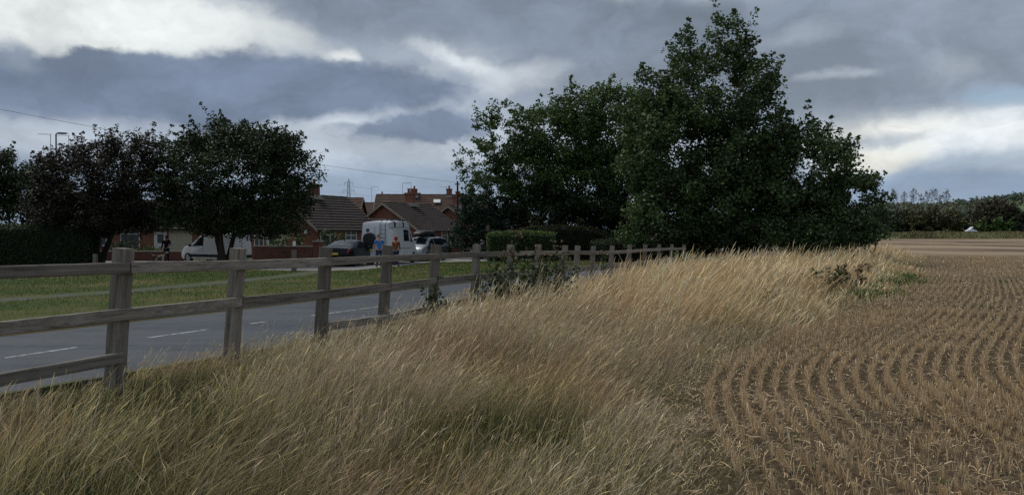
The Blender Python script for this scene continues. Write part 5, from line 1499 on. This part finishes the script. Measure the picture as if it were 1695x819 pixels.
for x in (-0.7, 0.4): MB().box((x - 0.03, -0.62, 1.62), (x + 0.03, 0.62, 1.725)).build('cross_bar', 'plastic_black', root)
mirrors(root, 0.95, 1.0, 1.06)
for x in (-1.3, 1.4):
    for s in (-1, 1): wheel(root, x, s * 0.88, 0.31, s)

# pale car glimpsed beside the evergreen, and an oncoming car under the trees
for nm, lb, px, d, a_, mt, z, lit in (('parked_car', 'pale silver car roof glimpsed left of the clipped hedge', 818, 58.5, R(60), 'car_silver', None, False), ('oncoming_car', 'oncoming car with a lit headlight in the gap under the tall trees', 1213, 60.6, R(208), 'car_silver', ROAD_Z + 0.002, True)):
    root, sh = vehicle(nm, lb, 'car', px, d, a_, sal, mt, z)
    sh.panel('windscreen', 'glass', root, [(5.1, 4.9), (5.92, 4.9), (5.92, 9.1), (5.1, 9.1)]); sh.panel('rear_window', 'glass', root, [(2.08, 5.2), (2.92, 5.0), (2.92, 9.0), (2.08, 8.8)])
    for f_ in (lambda q: q, mirror_q):
        sh.panel('side_window', 'glass', root, f_([(2.35, 3.15), (5.75, 3.2), (5.1, 4.7), (2.9, 4.7)]))
        sh.panel('headlight', 'headlight_lit' if lit else 'lamp_clear', root, f_([(7.2, 3.0), (8.3, 2.7), (8.3, 4.2), (7.3, 4.2)]), 0.01)
    for x in (-1.40, 1.42):
        for s in (-1, 1): wheel(root, x, s * 0.90, 0.32, s)

# far white vehicle beyond the field
root, sh = vehicle('distant_vehicle', 'small white vehicle far off beyond the field beside dark bushes', 'car', 1608, 311.0, R(78), sal, 'van_white', 2.52)
sh.panel('windscreen', 'glass', root, [(5.1, 4.9), (5.92, 4.9), (5.92, 9.1), (5.1, 9.1)])
MB().box((-1.0, -0.8, 0), (0.7, 0.8, 0.08), Matrix.Translation((-1.0, 0, 1.35)) @ Matrix.Rotation(R(-32), 4, 'Y') @ Matrix.Translation((0.9, 0, 0))).build('raised_panel', 'van_white', root)
for x in (-1.40, 1.42):
    for s in (-1, 1): wheel(root, x, s * 0.90, 0.32, s)

# ------------------------------------------------------------------ people and a dog
def skin(verts, edges, radii, name, mat, parent, root_i=0, sub=2):
    me = bpy.data.meshes.new(name); me.from_pydata([tuple(v) for v in verts], edges, [])
    o = bpy.data.objects.new(name + '_cage', me); C.objects.link(o)
    md = o.modifiers.new('skin', 'SKIN'); md.use_smooth_shade = True; md.branch_smoothing = 0.6
    sv = me.skin_vertices[0].data
    for i, r in enumerate(radii):
        sv[i].radius = (r, r) if not hasattr(r, '__len__') else r
        sv[i].use_root = (i == root_i)
    sb = o.modifiers.new('sub', 'SUBSURF'); sb.levels = sub; sb.render_levels = sub
    dg = bpy.context.evaluated_depsgraph_get()
    m2 = bpy.data.meshes.new_from_object(o.evaluated_get(dg))
    m2.name = name; m2.shade_smooth()
    bpy.data.objects.remove(o)
    m2.materials.clear()
    return link_mesh(name, m2, mat, parent)

class Sk:
    def __init__(s): s.v = []; s.e = []; s.r = []
    def p(s, co, r, par=None):
        s.v.append(Vector(co)); s.r.append(r); i = len(s.v) - 1
        if par is not None: s.e.append((par, i))
        return i
    def chain(s, pts, par):
        for co, r in pts: par = s.p(co, r, par)
        return par
    def build(s, name, mat, parent, sub=2): return skin(s.v, s.e, s.r, name, mat, parent, 0, sub)

def hand(sk, wrist_i, wrist, d):
    """palm with five short curled fingers, thumb from the side of the palm"""
    d = Vector(d).normalized(); sidev = d.cross(Vector((0, 1, 0.2))).normalized(); palmn = sidev.cross(d)
    palm = sk.p(Vector(wrist) + d * 0.06, (0.036, 0.022), wrist_i)
    for k, L in ((-1.5, 0.066), (-0.5, 0.08), (0.5, 0.084), (1.5, 0.074)):
        b = Vector(wrist) + d * 0.095 + sidev * 0.017 * k
        sk.chain([(b, 0.010), (b + d * L * 0.5 + palmn * 0.01, 0.009), (b + d * L * 0.85 + palmn * 0.032, 0.008)], palm)
    b = Vector(wrist) + d * 0.05 + sidev * 0.036
    sk.chain([(b, 0.012), (b + d * 0.03 + sidev * 0.022 + palmn * 0.01, 0.010), (b + d * 0.055 + sidev * 0.02 + palmn * 0.025, 0.009)], palm)

def person(label, px, d, rz, H, armL, armR, top, legs, hairm, hood=None, sleeves='long', head_turn=(0, 0), z=VERGE_Z + 0.012, shoes='cloth_black', held=None):
    """local +Y is the way the person faces; arms are (elbow, wrist) offsets from the shoulder in body units"""
    X = (px - CX) / F * d
    root = thing('person', label, 'person', (X, d, z), rz)
    k = H / 1.75
    V3 = lambda x, y, zz: Vector((x, y, zz)) * k
    hx, hy = head_turn
    # the body: one continuous figure
    s = Sk()
    pel = s.p(V3(0, 0, 0.93), (0.14 * k, 0.10 * k))
    belly = s.p(V3(0, 0.01, 1.10), (0.135 * k, 0.10 * k), pel)
    chest = s.p(V3(0, 0.01, 1.30), (0.16 * k, 0.11 * k), belly)
    neck = s.p(V3(0, 0.0, 1.46), 0.062 * k, chest)
    jaw = s.p(V3(hx * 0.4, 0.02 + hy * 0.3, 1.56), (0.062 * k, 0.072 * k), neck)
    mid_ = s.p(V3(hx * 0.8, 0.015 + hy * 0.6, 1.645), (0.078 * k, 0.095 * k), jaw)
    s.p(V3(hx, 0.0 + hy * 0.8, 1.72), (0.060 * k, 0.072 * k), mid_)
    sleeve_pts = []
    for sd, arm in ((-1, armL), (1, armR)):
        sh_ = V3(0.185 * sd, 0, 1.41); el_ = sh_ + V3(*arm[0]); wr = el_ + V3(*arm[1])
        i1 = s.p(V3(0.11 * sd, 0, 1.40), 0.075 * k, chest); i2 = s.p(sh_, 0.058 * k, i1)
        i3 = s.p(sh_.lerp(el_, 0.5), 0.046 * k, i2); i4 = s.p(el_, 0.040 * k, i3); i5 = s.p(el_.lerp(wr, 0.45), 0.036 * k, i4); i6 = s.p(wr, 0.025 * k, i5)
        hand(s, i6, wr, wr - el_)
        sleeve_pts.append((sd, sh_, el_, wr))
    for sd in (-1, 1):
        s.chain([(V3(0.09 * sd, 0, 0.86), 0.088 * k), (V3(0.10 * sd, 0.01, 0.68), 0.075 * k), (V3(0.105 * sd, 0.015, 0.48), 0.054 * k), (V3(0.11 * sd, -0.01, 0.30), 0.054 * k), (V3(0.115 * sd, -0.02, 0.10), 0.036 * k), (V3(0.12 * sd, 0.02, 0.045), 0.038 * k), (V3(0.13 * sd, 0.13, 0.035), 0.032 * k)], pel)
    s.build('body', 'skin', root)
    # upper garment
    s = Sk(); g_ = 1.16
    hemz = 0.84
    a = s.p(V3(0, 0, hemz), (0.165 * k, 0.125 * k)); b_ = s.p(V3(0, 0.01, 1.08), (0.158 * k, 0.125 * k), a); c_ = s.p(V3(0, 0.01, 1.30), (0.182 * k, 0.13 * k), b_); s.p(V3(0, 0, 1.435), 0.085 * k, c_)
    for sd, sh_, el_, wr in sleeve_pts:
        i1 = s.p(V3(0.11 * sd, 0, 1.385), 0.092 * k, c_); i2 = s.p(sh_, 0.073 * k, i1); i3 = s.p(sh_.lerp(el_, 0.55), 0.060 * k, i2)
        if sleeves == 'long':
            i4 = s.p(el_, 0.053 * k, i3); s.p(el_.lerp(wr, 0.88), 0.042 * k, i4)
        else: s.p(sh_.lerp(el_, 0.8), 0.056 * k, i3)
    s.build('jacket' if sleeves == 'long' else 'shirt', top, root)
    # trousers
    s = Sk(); a = s.p(V3(0, 0, 0.95), (0.152 * k, 0.115 * k))
    for sd in (-1, 1):
        s.chain([(V3(0.088 * sd, 0, 0.85), 0.104 * k), (V3(0.10 * sd, 0.01, 0.66), 0.088 * k), (V3(0.105 * sd, 0.01, 0.46), 0.070 * k), (V3(0.11 * sd, -0.01, 0.26), 0.064 * k), (V3(0.115 * sd, -0.015, 0.085), 0.060 * k)], a)
    s.build('trousers', legs, root)
    for sd in (-1, 1):
        s = Sk(); a = s.p(V3(0.118 * sd, -0.04, 0.05), 0.048 * k); s.chain([(V3(0.124 * sd, 0.06, 0.045), 0.046 * k), (V3(0.132 * sd, 0.16, 0.036), 0.036 * k)], a)
        s.build('shoe', shoes, root)
    # hair or hood
    hc = V3(hx * 0.9, -0.018 + hy * 0.6, 1.675)
    if hood:
        s = Sk(); a = s.p(V3(hx * 0.3, -0.03, 1.47), 0.10 * k); s.chain([(V3(hx * 0.6, -0.03 + hy * 0.3, 1.58), 0.115 * k), (hc, 0.118 * k), (hc + V3(0, -0.01, 0.075), 0.075 * k)], a)
        s.build('hood', hood, root)
    else:
        s = Sk(); a = s.p(hc + V3(0, -0.02, -0.03), (0.083 * k, 0.09 * k)); s.chain([(hc + V3(0, -0.008, 0.03), (0.082 * k, 0.092 * k)), (hc + V3(0, 0.0, 0.068), (0.055 * k, 0.062 * k))], a)
        s.build('hair', hairm, root)
    # face: eyes, nose, mouth, ears
    fc = V3(hx * 0.75, 0.015 + hy * 0.6, 1.635)
    Mf = Matrix.Translation(fc)
    MB().prism([(-0.012 * k, -0.02 * k), (0.012 * k, -0.02 * k), (0.004 * k, 0.03 * k), (-0.004 * k, 0.03 * k)], 0.085 * k, 0.118 * k).build('nose', 'skin', root).location = fc
    for sd in (-1, 1):
        MB().lathe([(0.004, -0.006), (0.011, 0.0), (0.004, 0.006)], Mf @ Matrix.Translation(V3(0.03 * sd, 0.092, 0.018)) @ Matrix.Rotation(math.pi / 2, 4, 'X'), 8).build('eye', 'cloth_black', root)
        MB().lathe([(0.012, -0.008), (0.03, 0.0), (0.012, 0.012)], Mf @ Matrix.Translation(V3(0.082 * sd, -0.005, 0.0)) @ Matrix.Rotation(math.pi / 2, 4, 'Y'), 10).build('ear', 'skin', root)
    MB().box((-0.022, 0.086 * k, -0.052 * k), (0.022, 0.096 * k, -0.042 * k), Mf).build('mouth', 'cloth_red', root)
    return root, sleeve_pts

person('man in a bright blue shirt and jeans standing behind the camper van', 628, 41.6, R(28), 1.80, ((-0.06, 0.06, -0.27), (0.05, 0.20, -0.12)), ((0.07, 0.03, -0.28), (-0.02, 0.14, -0.20)), 'cloth_blue', 'cloth_jeans', 'hair_grey', None, 'short', (-0.05, 0.05))
person('person in a rust brown jacket with red hood beside the camper van', 656, 42.6, R(-12), 1.68, ((-0.02, 0.05, -0.28), (0.06, 0.20, -0.12)), ((0.02, 0.05, -0.28), (-0.06, 0.20, -0.12)), 'cloth_rust', 'cloth_jeans', 'hair_dark', 'cloth_red', 'long', (0.0, 0.03))
pr_, sl = person('dog walker in dark navy clothes holding something white', 276, 46.6, R(172), 1.76, ((-0.07, 0.0, -0.27), (-0.16, 0.20, -0.02)), ((0.08, 0.0, -0.28), (0.04, 0.10, -0.24)), 'cloth_navy', 'cloth_navy', 'hair_grey', 'cloth_navy', 'long', (0, 0))
MB().box((-0.13, -0.012, -0.05), (0.13, 0.012, 0.05)).build('paper', 'paper_white')
pp = bpy.data.objects['paper']; pp.location = (at(276, 0, 46.6).x + 0.50, 46.40, 1.10); tag(pp, 'folded white paper held out by the dog walker', 'paper')

root = thing('dog', 'brown and white dog on a lead at the feet of the dog walker', 'dog', (at(265, 0, 46.3).x, 46.3, VERGE_Z + 0.012))
s = Sk(); rump = s.p((-0.28, 0, 0.42), (0.095, 0.10)); bel = s.p((-0.05, 0, 0.42), (0.088, 0.095), rump); cst = s.p((0.18, 0, 0.42), (0.10, 0.125), bel); nk = s.p((0.30, 0, 0.55), 0.072, cst); hdn = s.p((0.38, 0, 0.67), (0.068, 0.072), nk); s.chain([((0.47, 0, 0.655), 0.042), ((0.54, 0, 0.645), 0.028)], hdn)
s.chain([((-0.38, 0, 0.47), 0.025), ((-0.48, 0.02, 0.55), 0.018), ((-0.53, 0.03, 0.64), 0.010)], rump)
for sd in (-1, 1):
    s.chain([((0.20, 0.075 * sd, 0.30), 0.048), ((0.19, 0.08 * sd, 0.17), 0.028), ((0.20, 0.08 * sd, 0.04), 0.024), ((0.25, 0.08 * sd, 0.02), 0.024)], cst)
    s.chain([((-0.26, 0.08 * sd, 0.30), 0.062), ((-0.22, 0.085 * sd, 0.22), 0.042), ((-0.33, 0.085 * sd, 0.14), 0.026), ((-0.31, 0.085 * sd, 0.03), 0.023), ((-0.26, 0.085 * sd, 0.02), 0.024)], rump)
    s.chain([((0.36, 0.06 * sd, 0.70), 0.03), ((0.35, 0.09 * sd, 0.65), 0.022), ((0.36, 0.10 * sd, 0.60), 0.012)], hdn)
s.build('body', 'dog_coat', root)
MB().lathe([(0.085, -0.015), (0.088, 0.015)], Matrix.Translation((0.29, 0, 0.54)) @ Matrix.Rotation(R(42), 4, 'Y'), 14).build('collar', 'cloth_red', root)
lead = MB().tube([(at(276, 0, 46.6).x - 0.28, 46.4, 0.78), (at(265, 0, 46.3).x + 0.45, 46.3, 0.62), (at(265, 0, 46.3).x + 0.30, 46.3, 0.50)], 0.008, 5).build('lead', 'cloth_black')
tag(lead, 'thin black dog lead running from the walker to the dog', 'lead')

# ------------------------------------------------------------------ far country on the right
hx_ = np.linspace(-900, 2600, 100); hy_ = np.concatenate([[292, 296, 298, 300, 302, 304, 306, 309, 314, 320, 326, 335, 350, 380, 410], np.linspace(440, 2400, 56)])
def hill_z(x, y):
    x = np.asarray(x, float); y = np.asarray(y, float); a = x / y
    t = 30 * sstep(0.20, 0.52, a) + 12 * sstep(0.55, 0.72, a)
    return -0.6 + 3.1 * sstep(297, 308, y) * sstep(0.36, 0.44, a) + (t + 8 * (vnoise(x, y, 0.004, 101) - 0.5)) * sstep(430, 880, y) * (y / 800) ** 0.3
HX, HY2 = np.meshgrid(hx_, hy_)
HZ = hill_z(HX, HY2)
ii = np.arange(HX.size).reshape(HX.shape)
q = np.stack([ii[:-1, :-1], ii[:-1, 1:], ii[1:, 1:], ii[1:, :-1]], -1).reshape(-1, 4)
me = np_mesh('hill', np.stack([HX, HY2, HZ], -1).reshape(-1, 3), q); me.shade_smooth()
tag(link_mesh('hill', me, 'hill_meadow'), 'low green hill with woods beyond the field', 'hill', kind='structure')
n0 = 1700
Yw = rng.uniform(500, 980, n0); aw = rng.uniform(0.42, 0.86, n0); Xw = Yw * aw
meadow = (np.exp(-(((aw - 0.685) / 0.035) ** 2 + ((Yw - 640) / 90) ** 2)) > 0.35) | (np.exp(-(((aw - 0.595) / 0.03) ** 2 + ((Yw - 570) / 60) ** 2)) > 0.4)
kp = ~meadow & (vnoise(Xw, Yw, 0.016, 105) > 0.20); Xw, Yw, aw = Xw[kp], Yw[kp], aw[kp]
rr = rng.uniform(2.4, 5.4, len(Xw)); cen = np.stack([Xw, Yw, hill_z(Xw, Yw) + rr * 0.9], -1)
zone = vnoise(Xw, Yw, 0.02, 106) * 0.6 + rng.random(len(Xw)) * 0.4
wp = []  # leaf colours below are paled to stand in for distance haze
for lo, hi, pal in ((0, 0.42, [(0.065, 0.095, 0.060), (0.055, 0.080, 0.055)]), (0.42, 0.6, [(0.11, 0.125, 0.075), (0.09, 0.115, 0.065)]), (0.6, 1.1, [(0.115, 0.11, 0.07), (0.10, 0.095, 0.062), (0.13, 0.13, 0.078)])):
    m_ = (zone >= lo) & (zone < hi)
    wp.append(leaf_cloud(cen[m_], rr[m_], 36, 2.2, pal, flat=1.0))
V, Q, K = join(wp)
tag(link_mesh('distant_wood', np_mesh('distant_wood', V, Q, cols=K), 'leaf'), 'dark wood covering the low hill beyond the field', 'wood', kind='stuff')
# feathery thin-crowned trees on the skyline
bare_pal = [(0.12, 0.105, 0.09), (0.10, 0.09, 0.075), (0.14, 0.12, 0.10)]
for k, px in enumerate((1497, 1512, 1524, 1535, 1546, 1556, 1566, 1480)):
    d = 900.0; X = (px - CX) / F * d; z = float(hill_z(np.array([X]), np.array([d]))[0]); hgt = 21 + 4.0 * math.sin(k * 2.1)
    lob = [(np.array([X, d, z + hgt * 0.66]), np.array([3.6, 3.6, hgt * 0.34]))]
    tree('skyline_tree', 'thin feathery greyish tree standing up from the wooded skyline', 'tree', (X, d, z - 0.3), lob, 1.6, 0.16, 12, 0.75, bare_pal, 0.35, hgt * 0.4, 200 + k, stems=1, shoots=0.5, inner=0.3, group='feathery trees on the far skyline')
# the hedgerow bushes at the far edge of the field
HEDGE_PAL = [(0.034, 0.046, 0.022), (0.044, 0.056, 0.027), (0.036, 0.040, 0.024)]
RUSSET = [(0.080, 0.080, 0.030), (0.095, 0.080, 0.034), (0.060, 0.070, 0.030)]
BROWN = [(0.060, 0.055, 0.032), (0.075, 0.062, 0.038), (0.048, 0.052, 0.03)]
far = [('dark thorn bush nearest the maple in the far hedgerow', 1455, 352, 330, 40, HEDGE_PAL), ('second dark bush of the far hedgerow, right of the maple', 1490, 350, 335, 36, HEDGE_PAL), ('olive topped bush in the middle of the far hedgerow', 1530, 349, 328, 36, RUSSET),
       ('russet green rounded bush just left of the hedgerow gap', 1566, 350, 324, 30, RUSSET), ('low dark bush behind the hedgerow gap', 1605, 354, 350, 34, HEDGE_PAL), ('tall brownish rounded tree right of the hedgerow gap', 1648, 331, 330, 34, BROWN), ('dark tree at the right edge of the photo', 1690, 350, 328, 30, HEDGE_PAL), ('low green bush in front of the tall brownish hedgerow tree', 1645, 363, 324, 28, MIDGREEN), ('bush beyond the right edge of the far hedgerow', 1735, 345, 330, 40, HEDGE_PAL)]
for k, (lb, px, ytop, d, rpx, pal) in enumerate(far):
    X = (px - CX) / F * d; ht = EYE - (ytop - HY) / F * d
    c1 = (np.array([X, d, 2 + (ht - 2) * 0.52]), np.array([rpx * d / F, rpx * d / F * 0.8, (ht - 2) * 0.50]))
    c2 = (np.array([X - rpx * d / F * 0.5, d - 1, ht * 0.36]), np.array([rpx * d / F * 0.7, rpx * d / F * 0.7, ht * 0.36]))
    c3 = (np.array([X + rpx * d / F * 0.5, d - 1, ht * 0.38]), np.array([rpx * d / F * 0.7, rpx * d / F * 0.7, ht * 0.38]))
    tree('hedgerow_tree', lb, 'bush', (X, d, 2.6), [c1, c2, c3], 1.7, 0.14, 34, 1.05, pal, 0.4, ht * 0.2, 300 + k, stems=2, shoots=0.15, inner=0.3, group='bushes along the far hedgerow', spread=0.8)
# rough grass along the far field edge
n0 = 9000
X = rng.uniform(125, 250, n0); Y = rng.uniform(298, 309.5, n0); zb = hill_z(X, Y); a = rng.uniform(0, 6.28, n0); L = rng.uniform(0.3, 1.5, n0) * (0.2 + 1.1 * vnoise(X, Y, 0.15, 111) ** 1.5)
P = np.stack([np.stack([X, Y, zb - 0.1], -1), np.stack([X + L * 0.25, Y, zb + L * 0.8], -1)], 1)
V, Q, K = ribbons(P, np.tile([[0.45, 0.12]], (n0, 1)), np.stack([np.cos(a), np.sin(a), np.zeros(n0)], -1), pick([(0.17, 0.15, 0.075), (0.12, 0.12, 0.05), (0.22, 0.18, 0.095), (0.14, 0.11, 0.06)], n0) * (0.6 + 0.8 * vnoise(X, Y, 0.1, 112))[:, None])
tag(link_mesh('rough_grass', np_mesh('rough_grass', V, Q, cols=K), 'grass'), 'rough grass strip along the far edge of the field', 'grass', kind='stuff')
for lb, px, yt, d in (('thin pale pole standing above the far hedgerow', 1531, 335, 420.0), ('thin pole beside the small white vehicle in the hedgerow gap', 1607, 359, 330.0)):
    p = at(px, yt, d); root = thing('distant_pole', lb, 'pole', (p.x, d, 0.0))
    MB().tube([(0, 0, -0.3), (0, 0, p.z)], [0.16, 0.12], 8).build('shaft', 'hazed_steel', root)
    MB().box((-0.9, -0.08, p.z - 0.6), (0.9, 0.08, p.z - 0.45)).build('cross_bar', 'hazed_steel', root)
